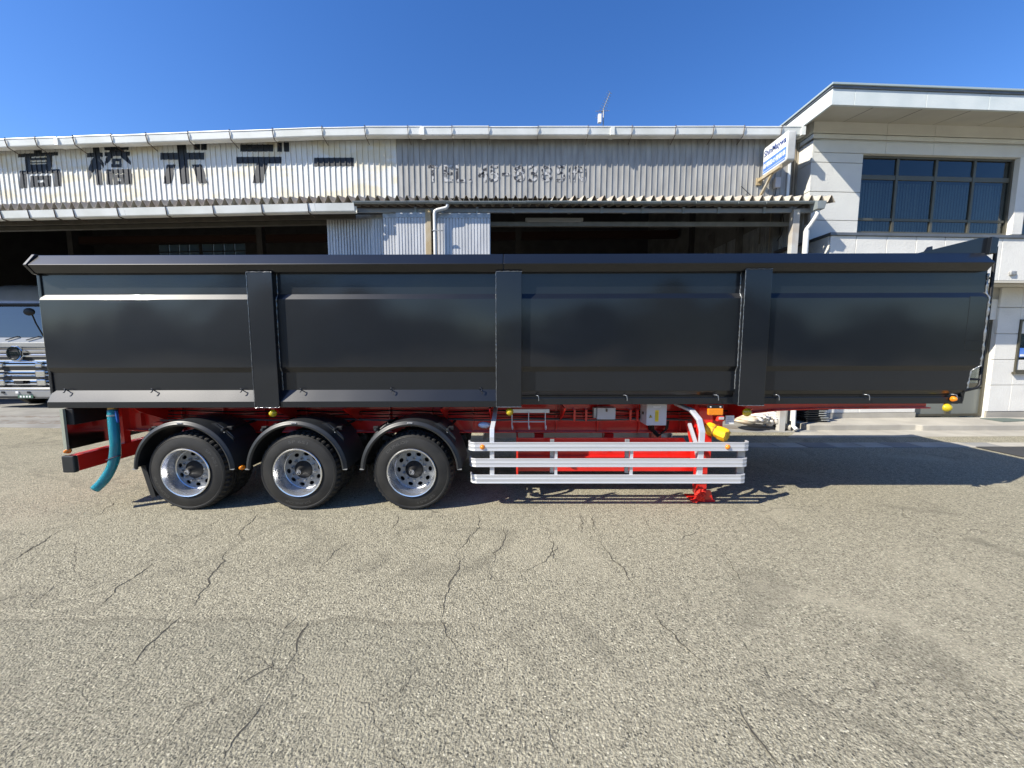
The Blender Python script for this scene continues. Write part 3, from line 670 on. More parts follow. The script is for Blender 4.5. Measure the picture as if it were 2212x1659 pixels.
# ------------------------------------------------------------------ roof antenna
ab = hit(1303, 272, 14.0); at_ = hit(1304, 212, 14.0)
an = thing('roof_antenna', 'thin metal television antenna with spiky rods standing on the workshop roof', 'antenna', (ab.x, 14, ab.z - .8))
MB().tube([(ab.x, 14, ab.z - .9), (ab.x, 14, at_.z - .35)], .022, 8).build('mast', steel, an)
bm_ = MB().tube([(ab.x - .12, 14.1, at_.z - .62), (ab.x + .16, 13.8, at_.z + .06)], .014, 6).build('boom', steel, an)
for i in range(12):
    t = i/11; c = Vector((ab.x - .12, 14.1, at_.z - .62)).lerp(Vector((ab.x + .16, 13.8, at_.z + .06)), t); w = .14 - .07*t
    MB().tube([(c.x - w, c.y - w*.5, c.z + .03), (c.x + w, c.y + w*.5, c.z - .03)], .006, 5).build('rod', steel, bm_)
MB().bar([(ab.x - .28, 14, at_.z - .42), (ab.x + .2, 14, at_.z - .40)], .012, .012).build('cross_rod', steel, an)
MB().box(ab.x - .19, ab.x - .09, 13.9, 14.0, at_.z - .82, at_.z - .55).build('booster_box', whitep, an)

# ================================================================== OFFICE
ob = thing('office_building', 'pale stucco two-storey office with broad flat eaves and dark ribbon windows', 'building', (12, 11, 0))
def op(mb, name, mat, parent=None, **kw): return mb.map(of).build(name, mat, parent or ob, **kw)
YO = 10.7; XR = 26
z_sof = O(1757, 260, YO).z
zs = [O(1800, y, YO).z for y in (260, 288, 301, 351, 414.5, 476, 540)]
wl, wr = O(1858, 420, YO).x, O(2193, 420, YO).x
zwt, zwb = O(1960, 334, YO).z, O(1960, 503, YO).z
core = MB().box(OX + .02, wl, YO + .06, YO + .3, 0, z_sof + .2)
core.box(OX + .02, OX + .2, YO + .06, 24, 0, z_sof + .2)
core.box(wl, XR, YO + .06, YO + .3, zwt, z_sof + .2); core.box(wl, XR, YO + .06, YO + .3, 3.5, zwb)
op(core, 'wall', stucco)
# upper floor panels: full-width bands, then the pier beside the window, on front and flank
jn = [OX, 9.95, 11.3, 14.0, 17.0, 20.0, XR]
for z1, z0, pr in ((zs[0], zs[1], 0), (zs[1] - .012, zs[2] + .02, 0), (zs[2] - .03, zwt, .0)):
    for a, b in zip(jn, jn[1:]):
        op(MB().box(a + .003, b - .003, YO + pr, YO + .058, z0 + .006, z1 - .006), 'wall_panel', stucco, bevel=.006)
for z1, z0 in ((zwt, zs[3]), (zs[3], zs[4]), (zs[4], zs[5]), (zs[5], zs[6])):
    op(MB().box(OX, wl - .002, YO, YO + .058, z0 + .007, z1 - .007), 'wall_panel', stucco, bevel=.006)
for z1, z0 in ((zs[0], zs[1]), (zs[1] - .012, zs[2] + .02), (zs[2] - .03, zs[3]), (zs[3], zs[4]), (zs[4], zs[5]), (zs[5], zs[6]), (zs[6], 1.6), (1.6, .2)):
    op(MB().box(OX - .04, OX + .018, YO + .0, YO + 2.5, z0 + .007, z1 - .007), 'wall_panel', stucco, bevel=.006)
# eave slab
ye = 9.7; ev = O(1796, 224, ye); xe = ev.x; zfb = ev.z; zt = O(1796, 182, ye).z
sof = op(MB().hexa([(xe + .02, ye + .02, zfb + .01), (XR, ye + .02, zfb + .01), (XR, YO + .1, z_sof), (xe + .02, YO + .1, z_sof), (xe + .02, ye + .02, zfb + .07), (XR, ye + .02, zfb + .07), (XR, YO + .1, z_sof + .06), (xe + .02, YO + .1, z_sof + .06)]).box(xe + .02, XR, YO + .1, 18, z_sof, z_sof + .06), 'soffit', soffit_m)
for i in range(9):
    xx = 8.7 + i*1.25; op(MB().hexa([(xx, ye + .06, zfb + .012), (xx + .012, ye + .06, zfb + .012), (xx + .012, YO, z_sof - .018), (xx, YO, z_sof - .018), (xx, ye + .06, zfb + .03), (xx + .012, ye + .06, zfb + .03), (xx + .012, YO, z_sof + .01), (xx, YO, z_sof + .01)]), 'soffit_joint', seam, sof)
fx = [xe, 8.1, 9.9, 11.5, 13.1, 14.7, 16.3, 18, 20, 23, XR]
for a, b in zip(fx, fx[1:]): op(MB().box(a + .004, b - .004, ye, ye + .06, zfb - .02, zt - .09), 'fascia_board', fascia_m, bevel=.005)
for a, b in ((ye + .06, 10.8), (10.8, 12.2), (12.2, 14.5), (14.5, 18)): op(MB().box(xe, xe + .06, a + .004, b - .004, zfb - .02, zt - .09), 'fascia_board', fascia_m, bevel=.005)
op(MB().box(xe - .02, XR, ye - .03, 18, zt - .085, zt - .03), 'roof_edge', capm, bevel=.01)
op(MB().box(xe - .05, XR, ye - .06, 18, zt - .027, zt + .02), 'roof_cap', M('cap_pale', (.45, .52, .50), .35, .3), bevel=.008)
# ribbon window: frame members and panes
def window(x0, x1, z0, z1, Y, cols, rows, depth=.09, fw=.055):
    w = op(MB().box(x0, x1, Y + .0, Y + depth, z1 - fw, z1).box(x0, x1, Y, Y + depth, z0, z0 + fw).box(x0, x0 + fw, Y, Y + depth, z0 + fw, z1 - fw).box(x1 - fw, x1, Y, Y + depth, z0 + fw, z1 - fw), 'window', bronze)
    xc = [x0 + (x1 - x0)*i/cols for i in range(cols + 1)]; zc = [z0 + fw*.5] + rows + [z1 - fw*.5]
    for i in range(1, cols): op(MB().box(xc[i] - .035, xc[i] + .035, Y + .012, Y + depth - .01, z0 + fw, z1 - fw), 'mullion', bronze, w, bevel=.004)
    for r_, hh in zip(rows, (.035, .06)): op(MB().box(x0 + fw, x1 - fw, Y + .022, Y + depth - .02, r_ - hh, r_ + hh), 'rail', bronze, w, bevel=.004)
    for i in range(cols):
        for j in range(len(zc) - 1):
            tl = random.uniform(-.0025, .0025)
            op(MB().hexa([(xc[i] + .02, Y + .045 + tl, zc[j]), (xc[i + 1] - .02, Y + .045 - tl, zc[j]), (xc[i + 1] - .02, Y + .051 - tl, zc[j]), (xc[i] + .02, Y + .051 + tl, zc[j]), (xc[i] + .02, Y + .045, zc[j + 1]), (xc[i + 1] - .02, Y + .045, zc[j + 1]), (xc[i + 1] - .02, Y + .051, zc[j + 1]), (xc[i] + .02, Y + .051, zc[j + 1])]), 'pane', winglass, w)
    return w
zr1, zr2 = O(1960, 472, YO).z, O(1960, 380, YO).z
w1 = window(wl, wr, zwb, zwt, YO + .1, 4, [zr1, zr2])
w2 = window(wr + .32, wr + 4.4, zwb, zwt, YO + .1, 4, [zr1, zr2])
op(MB().box(wr + .01, wr + .31, YO - .02, YO + .3, zwb, zwt), 'pier', stucco2, bevel=.008)
bl = MB(); xx = wl + .1
while xx < wr + 4.4:
    a = random.uniform(.15, .4); bl.add([(xx, YO + .32, zwb), (xx + .075, YO + .32 + a*.06, zwb), (xx + .075, YO + .32 + a*.06, zr2 - .06), (xx, YO + .32, zr2 - .06)], [(0, 1, 2, 3)]); xx += .085
stuff(op(bl, 'vertical_blind', slatm, fix=False))
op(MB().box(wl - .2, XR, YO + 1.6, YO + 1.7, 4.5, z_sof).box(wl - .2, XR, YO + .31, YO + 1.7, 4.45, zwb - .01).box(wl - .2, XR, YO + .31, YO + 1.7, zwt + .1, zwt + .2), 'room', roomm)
# parapet of the entrance canopy
ya = 9.92; zc1 = O(1797, 509, ya).z; zc0 = O(2170, 606, ya).z
pxs = [1797, 1848, 1914, 1978, 2040, 2102, 2164, 2226]
xsx = [O(p, 540, ya).x for p in pxs]; xsx[0] = OX; xsx += [xsx[-1] + .75*i for i in range(1, 12)]
for a, b in zip(xsx, xsx[1:]): op(MB().box(a + .006, b - .006, ya, ya + .06, zc0, zc1), 'parapet_panel', stucco2, bevel=.008)
op(MB().box(OX - .005, OX + .05, ya + .062, YO, zc0, zc1), 'parapet_panel', stucco2, bevel=.006)
op(MB().box(OX + .05, XR, ya + .02, YO, zc0 + .02, zc1 - .02), 'canopy_core', concdark)
op(MB().box(OX - .04, XR, ya - .04, YO, zc1 + .003, zc1 + .075), 'parapet_cap', capm, bevel=.008)
op(MB().box(OX + .05, XR, ya + .005, ya + .05, zc0 - .055, zc0 - .002), 'drip_edge', soffit_m)
op(MB().box(OX, XR, ya + .25, YO, zc0 - .05, zc0 + .015), 'canopy_soffit', soffit_m)
# ground floor: door recess, wall panels, window, plinth
dl, dr = O(1967, 890, YO + .12).x, O(2121, 890, YO + .12).x
zd = O(2121, 690, YO).z
op(MB().box(OX + .02, dl, YO + .06, YO + .3, 0, zc0).box(dl, dr, YO + .06, YO + .3, zd, zc0).box(dr, XR, YO + .06, YO + .3, 0, zc0), 'lower_wall', stucco2)
wgx = O(2196, 750, YO).x; wgz0, wgz1 = O(2200, 803, YO).z, O(2200, 690, YO).z
zl_ = [zc0 - .05] + [O(2160, y, YO).z for y in (664, 721, 777, 832, 889)]
for z1, z0 in zip(zl_, zl_[1:]):
    for a, b in ((dr, wgx), (wgx, wgx + 2.2), (wgx + 2.2, wgx + 5), (OX, OX + 1.9), (OX + 1.9, dl)):
        if a == wgx and z1 <= wgz1 + .05 and z0 >= wgz0 - .05: continue
        zz1 = z1; zz0 = z0
        op(MB().box(a + .004, b - .004, YO, YO + .058, zz0 + .007, zz1 - .007), 'wall_panel', stucco2, bevel=.006)
op(MB().box(OX, dl, YO - .02, YO + .058, .1, zl_[-1] - .004).box(dr, XR, YO + .012, YO + .058, .1, zl_[-1] - .004), 'plinth', concrete)
lw = window(wgx, wgx + 2.2, wgz0, wgz1, YO - .03, 2, [], depth=.1)
op(MB().box(wgx - .06, wgx + 2.26, YO - .09, YO + .05, wgz0 - .06, wgz0 - .002), 'sill', bronze, lw, bevel=.005)
op(MB().box(wgx + .10, wgx + .36, YO - .012, YO - .002, wgz0 + .42, wgz0 + .68), 'sticker', signb, lw)
op(MB().box(wgx + .12, wgx + .34, YO - .016, YO - .012, wgz0 + .44, wgz0 + .50), 'sticker_band', signw, lw)
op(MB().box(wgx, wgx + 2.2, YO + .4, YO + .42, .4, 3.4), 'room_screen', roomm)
de = op(MB().box(dl, dl + .07, YO + .12, YO + .24, .15, zd).box(dr - .07, dr, YO + .12, YO + .24, .15, zd).box(dl + .07, dr - .07, YO + .12, YO + .24, zd - .08, zd).box(dl + .07, dr - .07, YO + .12, YO + .24, .15, .22), 'entrance_door', bronze)
md = (dl + dr)/2 + .05
op(MB().box(md - .06, md + .06, YO + .13, YO + .23, .22, zd - .08), 'mullion', bronze, de)
op(MB().box(dl + .07, dr - .07, YO + .135, YO + .225, 1.0, 1.12), 'rail', bronze, de)
for a, b in ((dl + .07, md - .06), (md + .06, dr - .07)):
    op(MB().box(a, b, YO + .17, YO + .18, .22, 1.0), 'door_panel', M('kick_panel', (.20, .21, .19), .35, .3) if 'kick_panel' not in MATS else MATS['kick_panel'], de)
    op(MB().box(a, b, YO + .172, YO + .178, 1.12, zd - .08), 'pane', winglass, de)
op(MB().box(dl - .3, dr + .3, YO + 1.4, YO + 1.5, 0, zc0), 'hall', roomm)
# small lamp bracket under the canopy
q = O(2188, 590, ya - .01); op(MB().box(q.x - .1, q.x + .07, ya - .05, ya, q.z - .06, q.z + .05), 'lamp_bracket', steel, bevel=.02)
# raised walk with kerb
kx0 = G(1740, 930).x; kb = .15
walk = MB().prism([(kx0, 9.98), (kx0 + .1, 9.84), (kx0 + 2.9, 9.88), (kx0 + 3.0, 9.80), (XR, 9.95), (XR, YO + .2), (kx0 - .05, YO + .2)], -.05, kb, 'z')
struct(walk.build('pavement', concrete, bevel=.02))
m0 = [G(p[0], p[1], kb) for p in ((1871 + 0, 903), (2040, 907))]
ma = [G(px, py, kb) for px, py in ((2117, 904.5), (2172, 904), (2240, 909), (2167, 912))]
mm = MB().add([(p.x, p.y, kb + .004) for p in ma] + [(p.x, p.y, kb + .016) for p in ma], [(0, 1, 2, 3), (7, 6, 5, 4), (0, 4, 5, 1), (1, 5, 6, 2), (2, 6, 7, 3), (3, 7, 4, 0)])
tag(mm.build('door_mat', matg), 'dark green flat doormat on the pale raised walk before the office entrance', 'mat')

# ================================================================== TRAILER
Y0 = 5.0                                      # face of the body posts
tr = thing('semi_trailer', 'long dark grey tipper semi-trailer on red chassis with three near wheels and silver side guard', 'trailer', (0, 6.2, 0))
TILT = .0025
def tz(py, Y, px=800): return T(px, py, Y).z - TILT*T(px, py, Y).x
def tilt(p): return (p[0], p[1], p[2] + TILT*p[0])
YM = Y0 + .063; YU = Y0 + .100; YS = Y0 + .02; YF = 7.5
zT, zTm, zTb = tz(549, 5.07), tz(570, 4.955), tz(588, 5.02)
zA1, zA0 = tz(635.5, YU), tz(646, YM); zB1, zB0 = tz(793, YM), tz(804, YU)
zC, zD, zE = tz(842, YU), tz(867, YS), tz(880, YS)
zc_, zd_, ze_, zf_ = tz(846, YU), tz(856, YU + .06), tz(860, YU + .06), tz(875, YU + .03)
xL, xRr = T(90, 700, YM).x, T(2128, 700, YM).x
# tub: floor, far side, ends (dark inside)
tub = MB().prism([(YU + .06, zE + .01), (YF - .1, zE + .01), (YF, zD), (YF - .06, zA0), (YF - .06, zT - .02), (YF - .12, zT - .02), (YF - .12, zE + .09), (YU + .12, zE + .09), (YU + .12, zT - .03), (YU + .06, zT - .03)], xL + .02, xRr - .06, 'x').map(tilt)
body = tub.build('cargo_body', paint, tr)
def bp(mb, name, mat=paint, bevel=0, smooth=None, tl=True, **kw):
    if tl: mb.map(tilt)
    return mb.build(name, mat, body, bevel=bevel, smooth=smooth, **kw)
posts = [(533, 587, 587, 880), (1072, 1127, 587, 880), (1612, 1668, 583, 878)]
px_ = []
for a, b, t, bo in posts:
    x0, x1 = T(a + 6, 700, Y0).x, T(b + 6 if a < 1000 else (b if a < 1200 else b - 6), 700, Y0).x
    if a > 1000: x0 = T(a if a < 1200 else a - 7, 700, Y0).x
    px_.append((x0, x1))
left_prof = [(YU + .05, zTb + .03), (YU, zTb + .03), (YU, zA1), (YM, zA0), (YM, zB1), (YU, zB0), (YU, zC), (YS, zD), (YS, zE), (YS + .012, zE), (YU + .05, zE)]
right_prof = [(YU + .05, zTb + .03), (YU, zTb + .03), (YU, zA1), (YM, zA0), (YM, zB1), (YU, zB0), (YU, zc_), (YU + .05, zd_)]
xc_ = [(a + b)/2 for a, b in px_]
def panel(prof, x0, x1, name='side_panel'):
    mb = MB(); n = 6
    for i in range(n):
        pass
    return bp(mb.prism(prof, x0, x1, 'x'), name, bevel=.006, seg=2)
panel(left_prof, xL, xc_[0]); panel(left_prof, xc_[0] + .002, xc_[1]); panel(right_prof, xc_[1] + .002, xc_[2])
# front section: lower corner chamfered
fx0, fx1 = xc_[2] + .002, xRr
mb = MB(); rp = right_prof
xe_ = [fx1, fx1, fx1, fx1 + .004, fx1 - .002, fx1 - .075, fx1 - .10, fx1 - .13]
n = len(rp); mb.add([(fx0, *q) for q in rp] + [(xe_[i], *q) for i, q in enumerate(rp)], [tuple(range(n)), tuple(range(2*n - 1, n - 1, -1))] + [(i, (i + 1) % n, n + (i + 1) % n, n + i) for i in range(n)])
bp(mb, 'side_panel', bevel=.006)
# faint doubler plates near the front edge
for pa_, pb_, ya, yb_, YY in ((2085, 2126, 640, 735, YM), (2082, 2120, 736, 757, YM)):
    a, b = T(pa_, yb_, YY), T(pb_, ya, YY); bp(MB().box(a.x, b.x, YY - .004, YY + .002, a.z, b.z), 'doubler_plate', tl=False, bevel=.002)
# lower sill rail under the front half
xs1 = T(2085, 868, YU).x
bp(MB().box(xc_[1] + .1, xs1, YU + .03, YU + .10, zf_, ze_), 'sill_rail', bevel=.006)
bp(MB().prism([(xs1 - .02, zf_ + .02), (xs1 + .0, zf_ + .03), (fx1 - .09, zd_ + .02), (fx1 - .02, zB0), (fx1 - .07, zB0), (fx1 - .15, zd_ + .03), (xs1 - .02, ze_)], YU + .02, YU + .07, 'y'), 'front_corner', bevel=.005)
# top rails (two lengths with a weld between) and its end
rprof = [(Y0 + .085, zT), (4.955, zTm), (5.03, zTb), (5.06, zTb - .002), (YU + .09, zTb), (YU + .09, zT)]
xw = T(1087, 560, 4.96).x; xrl, xrr = T(60, 575, 4.96).x, T(2150, 570, 4.96).x
rl = bp(MB().prism(rprof, xrl, xw - .003, 'x'), 'top_rail', bevel=.008); rr_ = bp(MB().prism(rprof, xw + .003, xrr, 'x'), 'top_rail', bevel=.008)
bp(MB().prism([(y if y > 5 else y - .012, z) for y, z in [(YU + .12, zT + .004), (Y0 + .05, zT + .004), (4.955, zTm), (5.03, zTb - .01), (YU + .12, zTb - .04)]], xrl - .045, xrl - .004, 'x'), 'rail_end_cap', bevel=.005)
fprof = [(YF - .1, zT), (YF + .05, zTm), (YF - .03, zTb), (YF - .1, zTb)]
bp(MB().prism(fprof, xrl, xrr, 'x'), 'top_rail')
# posts
for k, ((x0, x1), (a, b, t, bo)) in enumerate(zip(px_, posts)):
    z1, z0 = tz(t, Y0, 800), tz(bo, Y0, 800)
    if k < 2: bp(MB().box(x0, x1, Y0, Y0 + .13, z0, z1), 'post', bevel=.006)
    else:
        d = YU + .08
        bp(MB().prism([(Y0, z1), (Y0, z0), (Y0 + .1, z0 - .0), (d + .05, zd_), (d, zB0), (Y0 + .1, zA1), (Y0 + .1, z1)], x0, x1, 'x'), 'post', bevel=.006)
    # weld beads along the edges
    rnd = random.Random(40 + k)
    def bead(p0, p1, r=.0045, step=.018):
        p0, p1 = Vector(p0), Vector(p1); m = max(3, int((p1 - p0).length/step)); pts, sc = [], []
        for i in range(m + 1):
            pts.append(p0.lerp(p1, i/m) + Vector((rnd.uniform(-.002, .002), rnd.uniform(-.002, .002), rnd.uniform(-.002, .002)))); sc.append(rnd.uniform(.65, 1.4))
        bp(MB().tube(pts, r, 6, scale=sc), 'weld_bead', weld, smooth=60)
    bead((x0, Y0 - .001, z0), (x1, Y0 - .001, z0)); bead((x0 + .002, Y0 - .001, z1), (x1, Y0 - .001, z1))
    bead((x0 - .002, Y0 - .0005, z0), (x0 - .002, Y0 - .0005, z1), .0035)
    yw_ = YU - .004
    sidex = x1 + .004 if k == 0 else (x0 - .004)
    for (ya, za), (yb2, zb) in zip([(YU, zTb), (YU, zA1), (YM, zA0), (YM, zB1), (YU, zB0)], [(YU, zA1), (YM, zA0), (YM, zB1), (YU, zB0), (YU, zC)]):
        bead((sidex, ya - .003, za), (sidex, yb2 - .003, zb), .006)
# front edge weld, headboard with side wings, ladder
rnd = random.Random(77)
pf = [(fx1 + .004, YU, zTb - .02), (fx1 + .004, YU, zA1), (fx1 + .012, YM, zA0), (fx1 + .006, YM, zB1), (fx1 - .07, YU, zB0), (fx1 - .1, YU, zc_)]
pts = []
for a, b in zip(pf, pf[1:]):
    m = max(2, int((Vector(b) - Vector(a)).length/.03))
    pts += [Vector(a).lerp(Vector(b), i/m) + Vector((rnd.uniform(-.004, .004), -.004, 0)) for i in range(m)]
bp(MB().tube(pts, .011, 6, scale=[rnd.uniform(.5, 1.4) for _ in pts]), 'weld_bead', weld, smooth=60)
zh = T(2155, 508, 5.0).z
xa, xb = T(1975, 547, 5.0).x, T(2154, 520, 5.0).x
bp(MB().prism([(xa, zT - .02), (xb, zT - .02), (xb, zh), (xb - .10, zh - .005)], Y0 + .10, Y0 + .106, 'y'), 'headboard_wing', tl=False)
bp(MB().prism([(xa, zT - .02), (xb, zT - .02), (xb, zh), (xb - .10, zh - .005)], YF - .1, YF - .094, 'y'), 'headboard_wing', tl=False)
xg = T(2035, 535, 5.0).x
bp(MB().prism([(xg, zT - .02), (xg - .006, zT + .10), (xg - .014, zT + .105), (xg - .10, zT - .02)], Y0 + .107, Y0 + .17, 'y'), 'gusset', tl=False)
bp(MB().box(xb - .03, xb + .03, Y0 + .13, YF - .02, zB0, zT), 'headboard', tl=False, bevel=.008)
bp(MB().box(fx1 - .16, fx1 - .11, YU + .07, YF - .08, zE + .02, zB0 + .3), 'front_wall', tl=False)
bp(MB().hexa([(xb - .01, Y0 + .05, zT), (xb + .07, Y0 + .05, zT), (xb + .07, YF - .05, zT), (xb - .01, YF - .05, zT), (xb, Y0 + .05, zh), (xb + .09, Y0 + .05, zh - .02), (xb + .09, YF - .05, zh - .02), (xb, YF - .05, zh)]), 'headboard_top', tl=False, bevel=.006)
lx = T(2163, 560, 5.05).x
lad = bp(MB().tube([(lx, 5.12, zT + .1), (lx, 5.12, T(2145, 830, 5.12).z), (lx - .04, 5.12, T(2145, 838, 5.12).z), (lx - .22, 5.12, T(2145, 845, 5.12).z)], .019, 8), 'ladder', blackm, smooth=50, tl=False)
bp(MB().tube([(lx, 5.5, zT + .1), (lx, 5.5, T(2145, 838, 5.12).z)], .019, 8), 'ladder', blackm, smooth=50, tl=False)
for py in (600, 645, 690, 733, 777, 820):
    z = T(2150, py, 5.1).z; bp(MB().tube([(lx, 5.12, z), (lx - .2, 5.12, z)], .014, 6).tube([(lx, 5.12, z), (lx, 5.5, z)], .014, 6), 'ladder_rung', blackm, tl=False)
bp(MB().box(xL - .02, xL + .02, YM + .02, YF, zE, zT - .02), 'tailgate', bevel=.006)
# rope hooks
hk = [(142, 0), (330, 0), (522, 0), (650, 0), (845, 0), (1038, 0)] + [(p, 1) for p in (1163, 1354, 1551, 1682, 1877, 2066)]
for p, kind in hk:
    if kind == 0:
        c = Vector((T(p, 840, YU - .03).x, YU - .01, zC + .004)); path = [c + Vector(d) for d in ((-.012, .02, -.012), (-.012, -.012, .012), (-.008, -.035, .022), (.012, -.04, .020), (.02, -.045, -.0), (.014, -.055, -.022), (.002, -.055, -.024))]
    else:
        c = Vector((T(p, 852, YU).x, YU + .03, zd_ - .0)); path = [c + Vector(d) for d in ((-.05, .04, .01), (-.02, -.02, .012), (-.002, -.035, .006), (.004, -.04, -.02), (.006, -.04, -.06))]
    bp(MB().tube(path, .0065, 7), 'rope_hook', weld if kind else paint, smooth=60)

def tp(mb, name, mat, parent=None, **kw): return mb.build(name, mat, parent or tr, **kw)
# ------------------------------------------------------------------ chassis
def beam(Y, name='chassis_beam'):
    pts = [(T(150, 900, Y).x, 1.33), (T(150, 900, Y).x, .98), (T(400, 930, Y).x, .91), (T(1480, 930, Y).x, .91)] + [(T(p, q, 5.72).x, T(p, q, 5.72).z + .012) for p, q in ((1560, 903), (1592, 895), (1630, 890), (1672, 885.5), (1760, 882), (2000, 880))] + [(T(2000, 880, 5.72).x, 1.36)]
    b = tp(MB().prism(pts, Y, Y + .018, 'y'), name, red)
    lo = pts[1:-1]
    m = MB()
    for (xa, za), (xb, zb) in zip(lo, lo[1:]): m.hexa([(xa, Y - .07, za - .018), (xb, Y - .07, zb - .018), (xb, Y + .09, zb - .018), (xa, Y + .09, za - .018), (xa, Y - .07, za - .001), (xb, Y - .07, zb - .001), (xb, Y + .09, zb - .001), (xa, Y + .09, za - .001)])
    tp(m, 'flange', red, b, bevel=.003)
    tp(MB().box(pts[0][0], pts[-1][0], Y - .07, Y + .09, 1.335, 1.355), 'flange', red, b)
    for i in range(15):
        xx = pts[0][0] + .5 + i*.62
        if xx < pts[3][0]: tp(MB().box(xx, xx + .014, Y - .062, Y - .001, .99 if xx < pts[2][0] else .918, 1.33), 'stiffener', red, b)
    return b
YC = 5.72
cbm = beam(YC); beam(6.75)
for px in (300, 560, 800, 1000, 1300, 1540):
    c = T(px, 900, YC); tp(MB().box(c.x - .04, c.x + .04, YC + .1, 6.74, 1.08, 1.30), 'cross_member', red)
for px in (330, 620, 760, 960, 1060, 1215, 1600):
    c = T(px, 890, 5.4); tp(MB().prism([(5.14, 1.34), (YC - .002, 1.34), (YC - .002, 1.05), (5.2, 1.29)], c.x - .01, c.x + .01, 'x'), 'outrigger', red)
# hanging steel panel behind the guard with posts
a, b = T(1118, 1018, 5.52), T(1500, 950, 5.52)
lp = tp(MB().prism([(a.x, a.z), (b.x, a.z), (b.x, a.z + .26), (b.x - .16, b.z + .03), (a.x, b.z + .03)], 5.52, 5.535, 'y').box(a.x, b.x, 5.49, 5.52, a.z + .21, a.z + .235), 'side_panel_red', red, bevel=.003)
for px in (1163, 1310):
    c = T(px, 940, 5.9); tp(MB().box(c.x - .07, c.x + .07, 5.74, 5.9, .42, .86), 'hanger', red)
tp(MB().box(a.x - .02, a.x + .004, 5.3, 5.6, a.z - .0, b.z + .10), 'end_bracket', redbright)
q = T(1487, 945, 5.4); tp(MB().bar([(q.x - .05, 5.38, q.z + .25), (q.x + .01, 5.36, q.z - .02), (q.x + .02, 5.35, q.z - .1)], .03, .02), 'stay', redbright)
# air lines and cables along the beam
for i, (zz, rr) in enumerate(((1.22, .012), (1.17, .009), (1.10, .014), (1.13, .007))):
    pts_ = [(T(360, 900, YC).x + k*.42, YC - .075 - .012*i, zz + .012*math.sin(k*1.7 + i*2)) for k in range(21)]
    tp(MB().tube(pts_, rr, 6), 'air_line', blackm if i != 2 else M('line_grey', (.10, .10, .10), .5), smooth=60)
for px in (1240, 1265, 1360, 1375): 
    c = T(px, 895, YC - .08); tp(MB().box(c.x - .015, c.x + .015, YC - .13, YC - .002, 1.08, 1.25), 'line_clip', red)
for k, x_ in enumerate((-3.9, -2.45, -.95)):
    tp(MB().lathe([(0, -.11), (.06, -.11), (.085, -.08), (.085, -.02), (.095, -.015), (.095, .015), (.085, .02), (.085, .09), (.05, .11), (0, .11)], 18).map(lambda p: (x_ + p[1], 5.95 + p[0]*.9, .80 + p[2])), 'brake_chamber', blackm, smooth=40)
# side guards
def guard(Y, s):
    x0, x1 = T(1012, 965, 4.98).x, T(1622, 965, 4.98).x
    root = None
    for i, (t, b) in enumerate(((955.5, 974), (990.5, 1008.5), (1025.5, 1044))):
        z1, z0 = T(1300, t, 4.98).z, T(1300, b, 4.98).z; zm = (z0 + z1)/2; h = z1 - z0
        xo = .012*i
        path = [(x0 + xo, Y + s*.12, zm), (x0 + xo + .005, Y + s*.06, zm), (x0 + xo + .03, Y + s*.02, zm), (x0 + xo + .08, Y, zm), (x1 - xo - .09, Y, zm), (x1 - xo - .035, Y + s*.02, zm), (x1 - xo - .006, Y + s*.06, zm), (x1 - xo, Y + s*.12, zm)]
        pr = [(-.012, -h/2), (.012, -h/2), (.012, -h/2 + .012), (.009, -h/2 + .018), (.009, -h*.12), (.012, -h*.08), (.012, h*.08), (.009, h*.12), (.009, h/2 - .018), (.012, h/2 - .012), (.012, h/2), (-.012, h/2)]
        if s < 0: pr = [(-u, v) for u, v in pr]
        o = tp(MB().sweep(path, pr, up=(0, 0, 1)), 'guard_rail', alu, bevel=.002)
    zb = T(1300, 1025, 4.98).z; zt_ = T(1300, 955, 4.98).z
    for px in (1201, 1364):
        c = T(px, 1000, 5.0).x; tp(MB().box(c - .018, c + .018, Y + s*.014, Y + s*.05, zb - .05, zt_ - .02), 'guard_post', alu); tp(MB().box(c - .075, c - .022, Y + s*.06, Y + s*.09, zb - .0, zt_ + .02), 'guard_post', steel)
    c = T(1063, 1000, 5.0).x
    tp(MB().bar([(c + .04, Y + s*.62, 1.34), (c + .03, Y + s*.45, 1.30), (c + .02, Y + s*.2, 1.18), (c, Y + s*.06, 1.08), (c, Y + s*.036, .98), (c, Y + s*.034, zb - .05)], .034, .06, up=(1, 0, 0)), 'guard_arm', alu, bevel=.004)
    c = T(1514, 1000, 5.0).x
    tp(MB().bar([(c - .16, Y + s*.5, 1.36), (c - .06, Y + s*.22, 1.31), (c - .01, Y + s*.10, 1.20), (c + .01, Y + s*.05, 1.05), (c + .0, Y + s*.036, .92), (c - .01, Y + s*.034, zb - .05)], .034, .075, up=(1, 0, 0)), 'guard_arm', alu, bevel=.004)
    c = T(1600, 1000, 5.0).x
    tp(MB().box(c - .03, c + .07, Y + s*.05, Y + s*.07, zb - .03, zt_ - .02), 'guard_plate', steel)
guard(4.98, 1); guard(7.52, -1)
c = T(1498, 950, 5.2)
tp(MB().bar([(T(1489, 915, 5.3).x, 5.3, T(1489, 915, 5.3).z), (T(1503, 958, 5.12).x, 5.12, T(1503, 958, 5.12).z), (T(1507, 992, 5.08).x, 5.08, T(1507, 992, 5.08).z)], .045, .03, up=(0, 1, 0)), 'guard_brace', alu)
for px in (1042, 1573):
    c = T(px, 966, 4.96); mb = MB().lathe([(0, -.022), (.018, -.02), (.028, -.010), (.03, 0), (.034, 0), (.034, .012)], 20, (c.x, 4.965, c.z)); tp(mb, 'reflector', amber, smooth=40)
